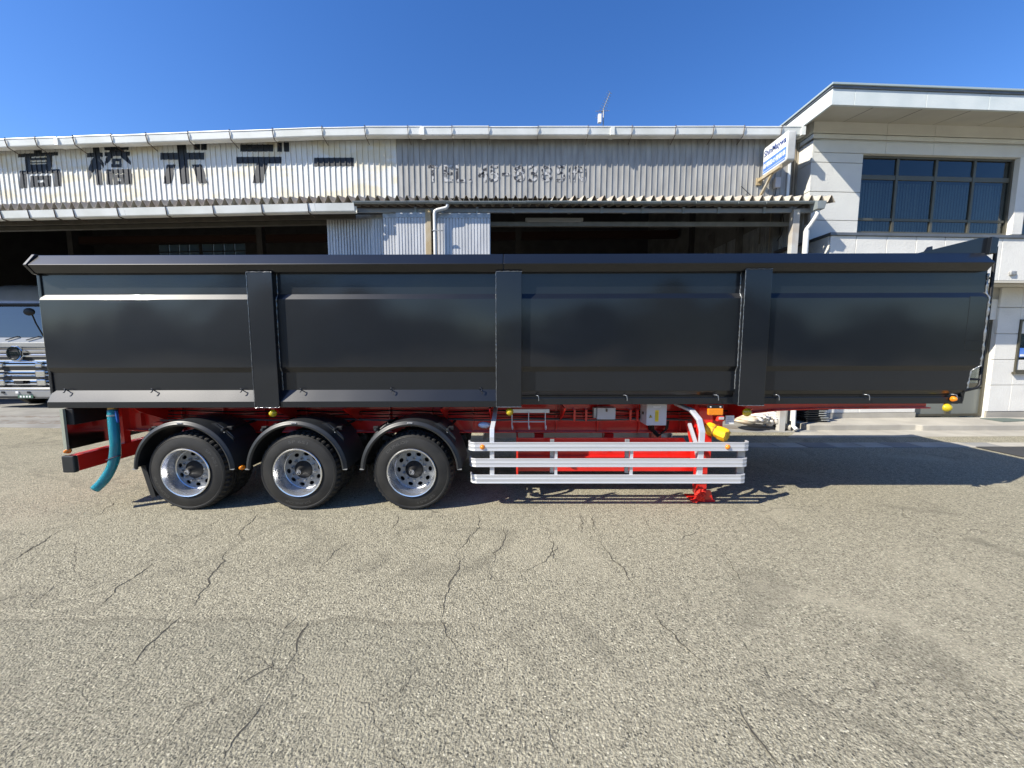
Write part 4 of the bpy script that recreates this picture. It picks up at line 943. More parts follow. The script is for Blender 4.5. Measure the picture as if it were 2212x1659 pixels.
# landing gear
q0, q1 = T(1504, 1000, 5.3), T(1532, 1000, 5.3)
lg = tp(MB().box(q0.x, q1.x, 5.26, 5.42, .50, 1.34), 'landing_leg', red, bevel=.006)
tp(MB().box(q0.x + .012, q1.x - .03, 5.275, 5.405, .08, .52), 'inner_leg', red, lg, bevel=.006)
tp(MB().prism([(q0.x - .04, .02), (q1.x + .05, .02), (q1.x + .01, .16), (q0.x + .03, .16)], 5.235, 5.27, 'y'), 'foot_plate', red, lg, bevel=.004)
tp(MB().box(q0.x - .07, q1.x + .07, 5.22, 5.48, .0, .022), 'foot_plate', red, lg, bevel=.004)
tp(MB().prism(circ((q0.x + q1.x)/2 - .01, .085, .018), 5.23, 5.236, 'y'), 'pin', blackm, lg)
tp(MB().prism([(q0.x - .02, .52), (q0.x + .012, .52), (q0.x + .012, 1.34), (q0.x - .02, 1.34)], 5.24, 5.44, 'y'), 'leg_flange', red, lg)
tp(MB().box(q0.x - .05, q1.x + .16, 5.30, 5.33, 1.05, 1.36), 'gusset_plate', red, lg)
tp(MB().bar([(q1.x - .02, 5.3, .60), (q0.x + .0, 5.34, .86)], .05, .02), 'leg_stay', redbright, lg)
tp(MB().box(q0.x, q1.x, 7.05, 7.2, .02, 1.34), 'landing_leg', red)
o = T(1577, 907, 5.28); tp(MB().box(o.x - .06, o.x + .06, 5.285, 5.292, o.z - .06, o.z + .06), 'sticker', whitep, lg)
mb = MB()
for i, (u0, u1) in enumerate(((-.03, .03), (-.045, .045), (-.045, .02))): mb.box(o.x + u0, o.x + u1, 5.282, 5.284, o.z + .022 - i*.026, o.z + .030 - i*.026)
tp(mb, 'sticker_text', boxgrey, lg)
o = T(1553, 903, 5.27); tp(MB().box(o.x - .05, o.x + .05, 5.22, 5.3, o.z - .04, o.z + .03), 'air_coupling', redbright, lg, bevel=.012)
tp(MB().box(o.x - .03, o.x + .04, 5.212, 5.219, o.z - .01, o.z + .025), 'coupling_plate', alu, lg)
# round yellow lamps and side marker lamps
def lamp(px, py, Y, r=.042, mat=yellow, dirx=0.0):
    c = T(px, py, Y)
    base = tp(MB().box(c.x - .02, c.x + .02, Y + .022, Y + .04, c.z - .01, c.z + (.09 if mat is yellow else .02)), 'lamp_bracket', red if mat is yellow else blackm)
    mb = MB().lathe([(.0, -.034), (r*.35, -.032), (r*.62, -.026), (r*.9, -.010), (r, .0), (r*1.08, .004), (r*1.08, .02), (0, .02)], 24, (0, 0, 0))
    mb.map(lambda p: (c.x + p[0] + dirx*(-p[1]), Y + p[1], c.z + p[2])); tp(mb, 'lamp_lens', mat, base, smooth=45)
lamp(158, 891, 5.10, .05, dirx=-.2); lamp(588, 893, 5.05, .046); lamp(1101, 890, 5.05, .046); lamp(1615, 891, 5.10, .05, dirx=.2); lamp(2048, 881, 5.12, .05, dirx=.15)
lamp(145, 975, 5.0, .03, amber, -.2); lamp(522, 1010, 5.05, .032, amber, -.1); lamp(2061, 862, 5.1, .034, amber)
q = T(1543, 888, 5.1)
ml = tp(MB().prism(rrect(q.x - .10, q.x + .10, q.z - .05, q.z + .04, .015), 5.06, 5.10, 'y'), 'marker_lamp', amber, bevel=.008)
tp(MB().box(q.x - .10, q.x + .10, 5.075, 5.09, q.z + .042, q.z + .085), 'lamp_plate', blackm, ml)
for dx in (-.065, .065): tp(MB().lathe([(0, -.012), (.010, -.010), (.011, 0)], 10, (q.x + dx, 5.075, q.z + .06)), 'bolt', alu, ml)
# hook rack, tool box lid, control box
a, b = T(1098, 892, 5.45), T(1187, 884, 5.45)
hr_ = tp(MB().box(a.x, b.x, 5.45, 5.47, a.z, b.z), 'hook_rack', alu, bevel=.003)
zk = T(1140, 913, 5.43).z
for px in (1106, 1142, 1178):
    xx = T(px, 900, 5.43).x; z_ = T(px, 927, 5.43).z; tp(MB().tube([(xx, 5.44, a.z + .02), (xx, 5.43, z_ + .02), (xx + .005, 5.41, z_), (xx + .01, 5.39, z_ + .01), (xx + .01, 5.385, z_ + .06)], .0075, 6), 'hook', alu, hr_)
tp(MB().tube([(T(1106, 910, 5.43).x, 5.43, T(1106, 911, 5.43).z), (T(1178, 910, 5.43).x, 5.43, T(1106, 911, 5.43).z)], .008, 6), 'hook_bar', alu, hr_)
a, b = T(1290, 906, 5.5), T(1330, 881, 5.5)
tb = tp(MB().box(a.x, b.x, 5.5, 5.64, a.z, b.z), 'tool_box', boxgrey, bevel=.004)
tp(MB().box(a.x - .045, a.x - .004, 5.53, 5.64, a.z + .015, b.z - .006), 'hinge_side', steel, tb)
m_ = (a.x + b.x)/2; tp(MB().box(m_ - .012, m_ + .012, 5.485, 5.499, b.z - .055, b.z - .012), 'latch', M('latch_dark', (.12, .10, .09), .4, .5), tb, bevel=.003)
a, b = T(1396, 919, 5.35), T(1441, 872, 5.35)
cbx = tp(MB().box(a.x, b.x, 5.35, 5.62, a.z, b.z), 'control_box', boxgrey, bevel=.004)
wx_ = b.x - a.x; hz = b.z - a.z
def lab(u0, u1, v0, v1, mat, nm, d=.003): return tp(MB().box(a.x + u0*wx_, a.x + u1*wx_, 5.35 - d, 5.349, a.z + v0*hz, a.z + v1*hz), nm, mat, cbx)
lab(.33, .68, .83, .90, whitep, 'name_label'); lab(.42, .60, .18, .70, labely, 'notice_label'); lab(.36, .65, .855, .88, boxgrey, 'label_text', .004)
for i in range(3): lab(.445 + i*.05, .455 + i*.05, .24, .64, ink, 'label_text', .004)
tp(MB().prism([(a.x + .12*wx_, a.z + .36*hz), (a.x + .28*wx_, a.z + .36*hz), (a.x + .20*wx_, a.z + .50*hz)], 5.346, 5.349, 'y'), 'warning_sign', ink, cbx)
tp(MB().prism([(a.x + .145*wx_, a.z + .375*hz), (a.x + .255*wx_, a.z + .375*hz), (a.x + .20*wx_, a.z + .475*hz)], 5.344, 5.3455, 'y'), 'warning_sign', labely, cbx)
tp(MB().bar([(a.x + .21*wx_, 5.343, a.z + .45*hz), (a.x + .19*wx_, 5.343, a.z + .42*hz), (a.x + .21*wx_, 5.343, a.z + .41*hz), (a.x + .195*wx_, 5.343, a.z + .385*hz)], .006, .001, up=(0, 1, 0)), 'warning_sign', ink, cbx)
tp(MB().box(a.x - .012, a.x - .001, 5.47, 5.50, a.z + .45*hz, a.z + .56*hz), 'handle', blackm, cbx)
for i in range(4):
    r_ = .10 + .018*i; cx = T(1425, 925, 5.6); tp(MB().tube([(cx.x - r_, 5.6 + .02*i, cx.z + .12), (cx.x - r_*.9, 5.6 + .02*i, cx.z - .02), (cx.x, 5.6 + .02*i, cx.z - .02 - r_*.8), (cx.x + r_*.9, 5.6 + .02*i, cx.z - .02), (cx.x + r_, 5.6 + .02*i, cx.z + .1)], .012, 6), 'cable', blackm, smooth=60)
q = T(1046, 918, 5.25)
tp(blob(MB(), (q.x, 5.25, q.z), .085, .05, .045, 3, .12, False), 'wrapped_valve', M('foil', (.45, .52, .66), .35, .2), smooth=60)
# rear end: bumper bar, polished rear panel, posts, hose
a = T(130, 1003, 4.92); xb_ = a.x
z1, z0 = T(150, 985, 4.95).z, T(150, 1019, 4.95).z
bb = tp(MB().box(xb_ + .03, xb_ + .17, 4.98, 7.5, z0, z1), 'bumper_bar', red, bevel=.008)
tp(MB().box(xb_ + .02, xb_ + .18, 4.92, 4.979, z0 - .006, z1 + .006), 'end_cap', plastic, bb, bevel=.012)
xp_ = T(140, 930, 5.0).x
zp0 = T(145, 972, 5.0).z
rp_ = tp(MB().box(xp_ - .012, xp_ + .0, 5.02, 6.15, zp0, 1.36), 'rear_panel', stainless)
tp(MB().box(xp_ - .03, xp_ + .012, 4.99, 5.019, zp0, 1.36), 'panel_edge', M('edge_olive', (.36, .38, .30), .5, .3), rp_)
tp(MB().prism([(5.03, 1.36), (5.03, 1.14), (5.75, 1.14), (5.9, 1.25), (5.9, 1.36)], xp_ + .002, xp_ + .10, 'x'), 'lamp_housing', blackm, rp_, bevel=.01)
for yy in (5.62, 6.9): tp(MB().box(xp_ + .02, xp_ + .14, yy, yy + .10, z0 + .05, 1.34), 'bumper_post', red)
tp(MB().box(xp_ + .6, xp_ + .75, 5.6, 6.9, .96, 1.06), 'rear_cross_member', red)
h = [(243, 886, 5.12), (244, 900, 5.1), (247, 930, 5.06), (249, 960, 5.03), (248, 985, 5.02), (243, 1005, 5.0), (233, 1025, 4.97), (220, 1043, 4.94), (205, 1057, 4.90)]
hp = [T(*p) for p in h]; hs = []
for i in range(len(hp) - 1):
    for j in range(3):
        t = j/3; p_ = [hp[max(i - 1, 0)], hp[i], hp[i + 1], hp[min(i + 2, len(hp) - 1)]]
        hs.append(.5*((2*p_[1]) + (p_[2] - p_[0])*t + (2*p_[0] - 5*p_[1] + 4*p_[2] - p_[3])*t*t + (3*p_[1] - p_[0] - 3*p_[2] + p_[3])*t**3))
hs.append(hp[-1])
hz_ = tp(MB().tube(hs, .052, 16, caps=False, scale=[1 - .12*math.sin(i*.9)*.3 for i in range(len(hs))]), 'drain_hose', hosem, smooth=60, fix=False)
sm = hz_.modifiers.new('wall', 'SOLIDIFY'); sm.thickness = .006
tp(MB().lathe([(.055, 0), (.06, 0), (.06, .02), (.055, .02)], 18, (0, 0, 0)).map(lambda p: (hp[1].x + p[0], hp[1].y + p[2], hp[1].z + p[1] + .01)), 'hose_clamp', steel, hz_)
tp(MB().tube([(hp[0].x, hp[0].y, hp[0].z + .1), (hp[0].x, hp[0].y, hp[0].z - .02)], .05, 12), 'pipe_stub', M('brass', (.45, .27, .08), .4, .6), hz_)
tp(MB().bar([(hp[0].x + .09, 5.08, hp[0].z), (hp[0].x + .10, 5.08, hp[0].z - .16)], .02, .03), 'valve_lever', M('lever_blue', (.02, .10, .35), .4), hz_, bevel=.004)
tw = hp[4]; tp(MB().tube([(tw.x - .01 + .085*math.cos(t), tw.y + .07*math.sin(t), tw.z - .02 + .03*math.cos(t)) for t in [i*.45 for i in range(15)]], .006, 6), 'tie_cord', M('cord_dark', (.05, .02, .05), .6), hz_)

# ------------------------------------------------------------------ wheels
RT = .535; ZA = RT - .012
def tyre_mesh():
    NS = 132
    prof = [(.318, .015), (.335, .0), (.36, -.004), (.40, .0), (.44, .006), (.470, .013), (.476, .010), (.482, .015), (.489, .013), (.496, .020), (.503, .020), (.512, .034), (.523, .050), (RT, .066), (RT, .10), (RT - .002, .115), (RT - .014, .118), (RT - .014, .128), (RT - .002, .131), (RT, .145), (RT, .155), (RT - .002, .165), (RT - .014, .168), (RT - .014, .178), (RT - .002, .181), (RT, .20), (RT, .222), (.523, .24), (.50, .265), (.44, .285), (.318, .275)]
    def fn(i, j, r, y):
        gq = i % 3 == 0
        if gq and 11 <= j <= 14: return (r - (.016 if j < 13 else .022), y + (.006 if j < 13 else 0))
        if gq and 25 <= j <= 27: return (r - .018, y)
        if (i % 6 in (1, 2)) and 19 <= j <= 21: return (r - .014, y)
        return (r, y)
    return MB().lathe(prof, NS, fn=fn)
def rim_mesh():
    m = MB().lathe([(.322, .004), (.326, -.012), (.320, -.020), (.308, -.016), (.300, .004), (.292, .03), (.284, .05), (.282, .10), (.270, .118), (.268, .150), (.258, .160)], 64)
    m.lathe([(.255, .158), (.262, .165), (.262, .27), (.30, .28)], 64)
    return m
def disc_loops():
    return [circ(0, 0, .262, 64), circ(0, 0, .122, 40)] + [circ(.212*math.cos(a), .212*math.sin(a), .026, 18, ry=.034, rot=a) for a in [2*math.pi*i/10 + .31 for i in range(10)]]
tyre_me = tyre_mesh().build('tyre', rubber, smooth=35); TM = tyre_me.data; bpy.data.objects.remove(tyre_me)
rim_o = rim_mesh().build('wheel', rimm, smooth=40); RM = rim_o.data; bpy.data.objects.remove(rim_o)
dv, df = filled(disc_loops(), .016); dm = MB().add(dv, df)
dm.map(lambda p: (p[0], p[1] + .165 - max(0, (.19 - math.hypot(p[0], p[2])))*.25, p[2]))
do = dm.build('disc', disc, smooth=30); DM = do.data; bpy.data.objects.remove(do)
ho = MB().lathe([(0, .016), (.040, .016), (.046, .022), (.050, .05), (.058, .06), (.066, .085), (.075, .10), (.115, .14), (.120, .30)], 40).build('hub', blackm, smooth=35); HM = ho.data; bpy.data.objects.remove(ho)
em = MB().lathe([(.028, .010), (.031, .010), (.031, .017), (.028, .017)], 28); fit_text(em, 'TS', .01, -.018, .018, -.014, .014, lambda u, v, d: (u, .013 - d, v)); em.bar([(-.028, .012, .017), (.028, .012, .017)], .004, .003)
eo = em.build('hub_emblem', alu, fix=False); EM = eo.data; bpy.data.objects.remove(eo)
no = MB().lathe([(0, -.034), (.010, -.034), (.012, -.030), (.0155, -.016), (.0155, -.004), (.021, -.002), (.021, .004)], 6).build('lug_nut', disc, smooth=20); NM = no.data; bpy.data.objects.remove(no)
back_o = MB().lathe([(.30, .05), (.06, .06), (0, .06)], 32).build('x', blackm); BM = back_o.data; bpy.data.objects.remove(back_o)
def arc_text(body, ang, r0, r1, width, flip=False):
    m = MB(); vs, fs = text_poly(body, 1.0, .012, .002)
    a0, a1 = min(v.x for v in vs), max(v.x for v in vs); b0, b1 = min(v.y for v in vs), max(v.y for v in vs); out = []
    for v in vs:
        t = ang - ((v.x - a0)/(a1 - a0) - .5)*width; r = r0 + (v.y - b0)/(b1 - b0)*(r1 - r0)
        out.append((r*math.cos(t), -.0015 - v.z + (r - .40)*.12 + (.003 if r > .4 else 0), r*math.sin(t)))
    return m.add(out, fs)
def wheel(x, y, rot, detail=True, flip=False):
    w = link('wheel', RM, tr, loc=(x, y, ZA)); 
    parts = [('tyre', TM), ('disc', DM), ('hub', HM)]
    for nm, me in parts: link(nm, me, w, loc=(x, y, ZA))
    if detail:
        link('hub_emblem', EM, w, loc=(x, y, ZA))
        for i in range(10):
            a = 2*math.pi*i/10; link('lug_nut', NM, w, loc=(x + .152*math.cos(a), y + .142, ZA + .152*math.sin(a)))
        d = math.radians
        for body, an, wd_ in (('DUNLOP', 205, .80), ('SP 651', 25, .62)):
            m = arc_text(body, d(an) , .400, .436, wd_); o = m.build('sidewall_lettering', rubtext, w, fix=False, loc=(x, y, ZA))
    w.rotation_euler.y = -d_(rot) if detail else 0
    return w
d_ = math.radians
wxs = [T(398, 1020, 4.9).x, T(641, 1020, 4.9).x, T(888, 1020, 4.9).x]
YWH = 4.925
for i, x in enumerate(wxs):
    wheel(x, YWH, (5, 62, -88)[i]); 
    w2 = link('wheel', BM, tr, loc=(x, YWH + .31, ZA)); link('tyre', TM, w2, loc=(x, YWH + .31, ZA))
    w3 = link('wheel', BM, tr, loc=(x, 6.85, ZA)); link('tyre', TM, w3, loc=(x, 6.85, ZA))
    w4 = link('wheel', BM, tr, loc=(x, 7.15, ZA)); link('tyre', TM, w4, loc=(x, 7.15, ZA))
    ax_ = tp(MB().tube([(x, 5.3, ZA), (x, 7.2, ZA)], .075, 14), 'axle', blackm, smooth=40)
    for s_ in (5.72, 6.75):
        tp(MB().bar([(x - .62, s_ + .01, .82), (x - .3, s_ + .01, .70), (x, s_ + .01, .64), (x + .3, s_ + .01, .70), (x + .62, s_ + .01, .82)], .08, .07, up=(0, 1, 0)), 'leaf_spring', blackm)
    # mudguard: arch skin, rolled lip, saddles, clamps, label, end strips
    RI, RO = .60, .665; yc0, yc1 = 4.885, 5.52
    zc0_ = ZA + .03; c_ = (x, 0, zc0_); A0, A1 = d_(3), d_(177)
    mg = tp(MB().lathe([(RI, yc0 + .008), (RI + .008, yc0), (RI + .024, yc0 - .004), (RI + .034, yc0 + .008), (RO - .010, yc0 + .012), (RO, yc0 + .022), (RO + .002, yc0 + .06), (RO, yc1), (RO - .008, yc1), (RO - .008, yc0 + .06), (RI + .02, yc0 + .03), (RI, yc0 + .02), (RI, yc0 + .008)], 56, c_, A0, A1), 'mudguard', plastic, smooth=40)
    for am in (48, 132):
        tp(MB().lathe([(RO + .003, 5.05), (RO + .03, 5.07), (RO + .03, 5.5), (RO + .003, 5.52)], 10, c_, d_(am - 13), d_(am + 13)).prism([(x + (RO + .0)*math.cos(d_(am + s)), zc0_ + (RO + .0)*math.sin(d_(am + s))) for s in (-17, -13, 13, 17)] + [(x + (RO + .032)*math.cos(d_(am + s)), zc0_ + (RO + .032)*math.sin(d_(am + s))) for s in (12, -12)], 5.045, 5.06, 'y'), 'saddle', plastic, mg)
        p = Vector((x + (RO + .045)*math.cos(d_(am)), 5.04, zc0_ + (RO + .045)*math.sin(d_(am))))
        s = 1 if am < 90 else -1
        cl = tp(MB().tube([p + Vector((0, -.04, 0)), p + Vector((0, .6, 0))], .019, 10), 'support_tube', blackm, mg, smooth=40)
        tp(MB().lathe([(0, -.03), (.016, -.026), (.024, -.012), (.024, .01), (.018, .02)], 14, (p.x, p.y - .04, p.z)), 'tube_cap', plastic, mg, smooth=40)
        tp(MB().box(p.x - .035 + .03*s, p.x + .035 + .03*s, 5.07, 5.13, p.z - .02, p.z + .03), 'clamp', blackm, mg, bevel=.008)
        tp(MB().lathe([(0, -.01), (.010, -.008), (.010, 0)], 8, (p.x - .02*s, 5.04, p.z - .045)), 'clamp_bolt', alu, mg)
    tp(MB().box(x - .03, x + .035, yc0 - .006, yc0 + .004, zc0_ + RI + .033, zc0_ + RI + .046), 'maker_label', whitep, mg)
    mb = MB()
    for q_ in range(6): mb.box(x - .026 + q_*.0098, x - .026 + q_*.0098 + .007, yc0 - .008, yc0 - .0065, zc0_ + RI + .036, zc0_ + RI + .043)
    tp(mb, 'label_text', ink, mg)
    for s in (-1, 1): tp(MB().box(x + s*(RI + .01) - (.0 if s > 0 else .055), x + s*(RI + .01) + (.055 if s > 0 else 0), yc0 + .0, yc0 + .02, zc0_ + .022, zc0_ + .034), 'end_strip', steel, mg)
    if i: tp(MB().tube([(x - RI - .02, 5.04, zc0_ + .02), (x - RI - .03, 5.04, zc0_ - .08), (x - RI - .015, 5.04, zc0_ - .2)], .004, 5), 'loose_wire', blackm, mg)
x = wxs[0]
tp(MB().prism([(x - .665, .60), (x - .60, .60), (x - .50, .17), (x - .56, .15)], 5.0, 5.62, 'y').map(lambda p: p), 'mud_flap', M('flap_rubber', (.014, .014, .014), .7))
# ------------------------------------------------------------------ loose things on the trailer
q = T(1553, 934, 5.12)
yc = thing('vinyl_cover', 'bright yellow vinyl bag tied over a coupling above the side guard', 'cover', (q.x, 5.15, q.z))
axv = Vector((.55, -.75, -.22)).normalized()
pts, scl = [], []
for t, r in ((-.17, .35), (-.16, .75), (-.12, 1.0), (-.07, 1.02), (-.045, .8), (-.02, .86), (.03, 1.0), (.09, 1.02), (.125, .96), (.135, .8)): pts.append(Vector((q.x, 5.15, q.z)) + axv*t); scl.append(r)
mb = MB().tube(pts, .088, 22, scale=scl)
rnd = random.Random(5); mb.map(lambda p: (p[0] + .006*math.sin(p[2]*90 + p[0]*40), p[1] + .006*math.sin(p[0]*80), p[2] + .007*math.sin(p[0]*70 + p[1]*55)))
mb.build('bag', covery, yc, smooth=45)
cc = Vector((q.x, 5.15, q.z)) + axv*-.035; u_ = axv.cross(Vector((0, 0, 1))).normalized(); v_ = u_.cross(axv)
MB().tube([cc + u_*.082*math.cos(t) + v_*.082*math.sin(t) for t in [i*2*math.pi/20 for i in range(21)]], .008, 6).build('tie_string', M('string', (.35, .18, .03), .7), yc, smooth=60)
MB().tube([Vector((q.x, 5.15, q.z)) + axv*-.16, Vector((q.x - .05, 5.28, q.z + .02))], .03, 8).build('coupling', redbright, yc, smooth=60)
f_ = G(1503, 1075)
mb = blob(MB(), (f_.x - .03, 5.2, .115), .06, .06, .085, 11, .55, False, 26, 18); mb.map(lambda p: (p[0] + (p[2] - .1)*.25*0 + .012*math.sin(p[2]*160), p[1], max(.03, p[2] + .012*math.sin(p[0]*150))))
for i in range(14):
    a = random.uniform(2.2, 4.2); mb.tube([(f_.x - .05, 5.19, .06), (f_.x - .05 + .07*math.cos(a), 5.19 + .05*math.sin(a), .04), (f_.x - .05 + .12*math.cos(a), 5.19 + .07*math.sin(a), .028)], .004, 4)
tag(mb.build('red_netting', redbright, smooth=30), 'bunched bright red netting draped on the landing leg foot', 'netting')

# ================================================================== TRUCK INSIDE THE HALL
YT = 13.5
def Q(cx, cy, Y=YT): return T(cx/2.765/1.823, (1050 + cy/2.765)/1.823, Y)
ec = Q(200, 945); tcx = ec.x; hw = 1.42
tk = thing('parked_truck', 'white cab truck with chrome grille and round emblem parked in the dark hall', 'truck', (tcx, YT + 1, 0))
zt = lambda cy: Q(200, cy).z
def kp(mb, name, mat, parent=None, **kw): return mb.build(name, mat, parent or tk, **kw)
cab = kp(MB().prism([(YT, zt(1010)), (YT + .02, zt(820)), (YT + .10, zt(770)), (YT + .16, zt(600)), (YT + .27, zt(400)), (YT + .42, zt(260)), (YT + .8, zt(170)), (YT + 1.3, zt(130)), (YT + 2.3, zt(130)), (YT + 2.3, zt(1300)), (YT + .06, zt(1300))], tcx - hw, tcx + hw, 'x'), 'cab', cabw, bevel=.09, seg=4, smooth=40)
ws_ = glass_mat('windscreen', (.10, .12, .12), .10)
kp(MB().hexa([(tcx - hw + .12, YT + .085, zt(765)), (tcx + hw - .12, YT + .085, zt(765)), (tcx + hw - .12, YT + .12, zt(765)), (tcx - hw + .12, YT + .12, zt(765)), (tcx - hw + .14, YT + .24, zt(418)), (tcx + hw - .14, YT + .24, zt(418)), (tcx + hw - .14, YT + .28, zt(418)), (tcx - hw + .14, YT + .28, zt(418))]), 'windscreen', ws_)
kp(MB().hexa([(tcx - hw + .06, YT + .115, zt(775)), (tcx + hw - .06, YT + .115, zt(775)), (tcx + hw - .06, YT + .16, zt(775)), (tcx - hw + .06, YT + .16, zt(775)), (tcx - hw + .06, YT + .245, zt(400)), (tcx + hw - .06, YT + .245, zt(400)), (tcx + hw - .06, YT + .29, zt(400)), (tcx - hw + .06, YT + .29, zt(400))]), 'screen_surround', blackm)
kp(MB().box(tcx - hw + .05, tcx + hw - .05, YT + .19, YT + .27, zt(416), zt(392)), 'sun_visor', blackm, bevel=.01)
mq = Q(318, 492, YT - .25)
mr = kp(MB().tube([(mq.x - .03, YT + .1, zt(760)), (mq.x, YT - .1, zt(620)), (mq.x, YT - .2, mq.z)], .02, 8), 'mirror_arm', blackm)
kp(blob(MB(), (mq.x, YT - .25, mq.z), .19, .07, .13, 1, .0, False), 'round_mirror', blackm, mr, smooth=60)
kp(MB().box(tcx - hw + .04, tcx + hw - .04, YT - .01, YT + .05, zt(878), zt(826)), 'front_panel', cabw, bevel=.02)
for x0, x1 in ((60, 170), (285, 405)):
    a, b = Q(x0, 800), Q(x1, 765); kp(MB().bar([(a.x, YT - .0, a.z), (b.x, YT + .06, b.z + .02)], .03, .025), 'wiper', blackm)
def bar_(y0, y1, mat, d, nm, x0=None, x1=None): return kp(MB().box(x0 or tcx - hw + .05, x1 or tcx + hw - .05, YT - d, YT + .04, zt(y1), zt(y0)), nm, mat, bevel=.018, seg=3)
gr = kp(MB().box(tcx - hw + .03, tcx + hw - .03, YT - .012, YT + .05, zt(1310), zt(880)), 'grille', blackm)
for y0, y1, d in ((886, 938, .07), (952, 984, .05), (1016, 1048, .08), (1062, 1086, .04), (1130, 1152, .08), (1166, 1192, .05), (1228, 1250, .08), (1262, 1288, .05)):
    kp(MB().prism([(YT - d*.35, zt(y1)), (YT - d, zt(y0*.55 + y1*.45)), (YT - d*.25, zt(y0)), (YT, zt(y0)), (YT, zt(y1))], tcx - hw + .06, tcx + hw - .06, 'x'), 'grille_bar', chrome, gr, bevel=.006)
for x0, x1, y0, y1 in ((415, 480, 1050, 1095), (420, 515, 1128, 1200), (435, 525, 1225, 1290), (0, 55, 1050, 1095), (0, 75, 1160, 1200), (15, 80, 1230, 1290)):
    a, b = Q(x0, y1), Q(x1, y0); kp(MB().box(a.x, b.x, YT - .10, YT, a.z, b.z), 'grille_end', chrome, gr, bevel=.03, seg=3)
er = 75/2.765/1.823/FPX*(YT*CP)
sur = kp(MB().prism(circ(tcx, ec.z, er*1.18, 8, math.pi/8), YT - .10, YT, 'y'), 'emblem_surround', chrome, bevel=.02)
kp(MB().prism(circ(tcx, ec.z, er*.96, 40), YT - .115, YT - .1, 'y'), 'emblem_disc', blackm, sur)
kp(MB().lathe([(er*.80, 0), (er*.82, -.03), (er*1.0, -.03), (er*1.02, 0)], 40, (tcx, YT - .115, ec.z)), 'emblem_ring', chrome, sur, smooth=40)
for s in (-1, 1): kp(MB().prism([(tcx - er*.84, ec.z + s*er*.05), (tcx + er*.84, ec.z + s*er*.05), (tcx + er*.62, ec.z + s*er*.22), (tcx - er*.62, ec.z + s*er*.22)], YT - .145, YT - .115, 'y'), 'emblem_bar', chrome, sur)
kp(MB().box(tcx - .17, tcx + .17, YT - .1, YT - .06, zt(1275), zt(1240)), 'sensor', blackm, bevel=.01)
bu = kp(MB().prism([(YT + .3, zt(1440)), (YT - .02, zt(1440)), (YT - .13, zt(1415)), (YT - .16, zt(1350)), (YT - .11, zt(1312)), (YT + .3, zt(1312))], tcx - hw, tcx + hw, 'x'), 'bumper', cabw, bevel=.03, seg=3)
kp(MB().box(tcx - hw + .02, tcx + hw - .02, YT - .175, YT - .15, zt(1340), zt(1322)), 'bumper_trim', chrome, bu, bevel=.006)
kp(MB().box(tcx - .68, tcx + .55, YT - .165, YT - .12, zt(1428), zt(1405)), 'lower_grille', blackm, bu)
a, b = Q(205, 1430, YT - .17), Q(365, 1398, YT - .17)
pl_ = kp(MB().box(a.x, b.x, YT - .19, YT - .178, a.z, b.z), 'number_plate', M('plate_green', (.06, .14, .09), .5), bu)
mb = MB()
for i in range(4): mb.box(a.x + (b.x - a.x)*(.14 + .2*i), a.x + (b.x - a.x)*(.26 + .2*i), YT - .195, YT - .19, a.z + .02, b.z - .02)
kp(mb, 'plate_marks', whitep, bu)
for dx in (-.5, 0, .4): kp(MB().box(tcx + dx - .05, tcx + dx + .05, YT - .175, YT - .15, zt(1374), zt(1352)), 'tow_cover', whitep if dx == 0 else blackm, bu)
for s in (-1, 1):
    kp(MB().lathe([(.2, 0), (.5, .0), (.56, .06), (.56, .28), (.5, .32), (.2, .32)], 40).map(lambda p: (tcx + s*1.2 + p[1] - .16, YT + 1.3 + p[0], .56 + p[2])), 'wheel', rubber, smooth=40)
kp(MB().box(tcx - hw + .1, tcx + hw - .1, YT + 2.4, YT + 7, .9, 1.2), 'chassis', blackm)

# ================================================================== THINGS BY THE WORKSHOP CORNER
def sack(px0, px1, py0, py1, Y, seed, mat, label, amp=.3, cat='sack', nm='rubbish_sack', dy=.22):
    a, b = T(px0, py1, Y), T(px1, py0, Y)
    mb = blob(MB(), ((a.x + b.x)/2, Y + dy*.5, (a.z + b.z)/2), (b.x - a.x)/2, dy, (b.z - a.z)/2, seed, amp, False, 30, 20)
    zmin = min(v[2] for v in mb.v); base = max(.012, a.z); mb.map(lambda p: (p[0], p[1], max(.012, p[2] - zmin + base - .01)))
    tag(mb.build(nm, mat, smooth=25), label, cat)
cream_s = M('sack_cream', (.66, .60, .48), .6, col2=(.50, .38, .26), vscale=6, bump=.4, bscale=12, bdist=.02)
sack(1590, 1643, 897, 917, 9.75, 1, cream_s, 'flat cream paper sack lying by the door rails', .12, nm='paper_sack', dy=.3)
sack(1604, 1646, 880, 908, 10.05, 2, sackg, 'grey crumpled bag behind the flat cream sack', .4)
sack(1624, 1664, 892, 915, 9.85, 3, sackw, 'knotted white plastic sack at the front of the rubbish heap', .55)
sack(1640, 1672, 872, 902, 10.15, 4, sackw, 'tall white plastic sack at the back of the rubbish heap', .3)
sack(1655, 1682, 896, 920, 9.9, 5, sackw, 'small white plastic sack against the corner column', .5)
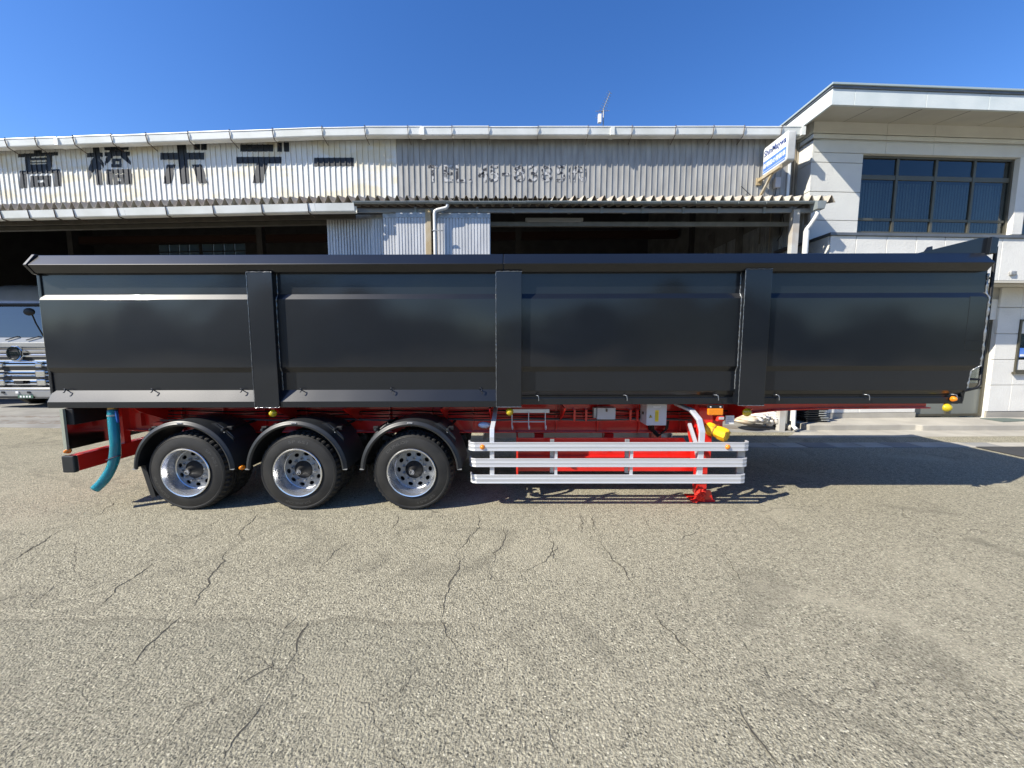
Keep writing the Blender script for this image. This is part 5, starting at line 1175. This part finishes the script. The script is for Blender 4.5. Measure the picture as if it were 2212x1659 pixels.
sack(1596, 1622, 884, 902, 10.3, 6, cream_s, 'folded cream sack at the far end of the rubbish heap', .25)
a = T(1661, 915, 10.1); b = T(1682, 872, 10.1); mb = MB().box(a.x, b.x, 10.3, 10.34, .01, b.z)
for i in range(8): mb.box(a.x + (b.x - a.x)*(i + .15)/8, a.x + (b.x - a.x)*(i + .85)/8, 10.285, 10.299, .01, b.z)
tag(mb.build('ribbed_board', whitep), 'white ribbed plastic board standing behind the rubbish sacks', 'board')
# stack of dark trays with pale rims
pos = ('bottom', 'second from bottom', 'third from bottom', 'fourth from bottom', 'fifth from bottom', 'sixth from bottom', 'topmost')
tx0, tx1 = T(1722, 900, 10.45).x, T(1765, 900, 10.45).x
tray_end = M('tray_rim', (.36, .37, .35), .5); tray_d = M('tray_dark', (.035, .038, .038), .6)
for i in range(7):
    z0 = .16 + i*.062; dx = random.uniform(-.05, .06)
    t_ = thing('storage_tray', 'dark flat tray with pale rim beside the office corner, %s of its stack' % pos[i], 'tray', (tx0, 10.4, z0), 'trays stacked by the office corner')
    MB().hexa([(tx0 + dx, 10.15, z0), (tx1 + dx, 10.18, z0), (tx1 + dx, 10.6, z0), (tx0 + dx, 10.6, z0), (tx0 + dx - .02, 10.13, z0 + .04), (tx1 + dx + .03, 10.16, z0 + .04), (tx1 + dx + .03, 10.62, z0 + .04), (tx0 + dx - .02, 10.62, z0 + .04)]).build('tray_body', tray_d, t_, bevel=.006)
    MB().box(tx1 + dx - .16, tx1 + dx + .04, 10.14, 10.63, z0 + .041, z0 + .056).build('tray_rim', tray_end, t_, bevel=.005)
a, b = G(1704, 924), G(1716, 933)
mb = MB().tube([(a.x - .25, a.y + .5, .09), (b.x, b.y + .05, .075)], .07, 18, caps=False)
po = mb.build('pipe_offcut', M('pipe_cream', (.62, .56, .40), .5, col2=(.30, .28, .25), vscale=3), smooth=40, fix=False)
sm = po.modifiers.new('wall', 'SOLIDIFY'); sm.thickness = .006
tag(po, 'short cream plastic pipe end lying on the ground below the downpipe', 'pipe')
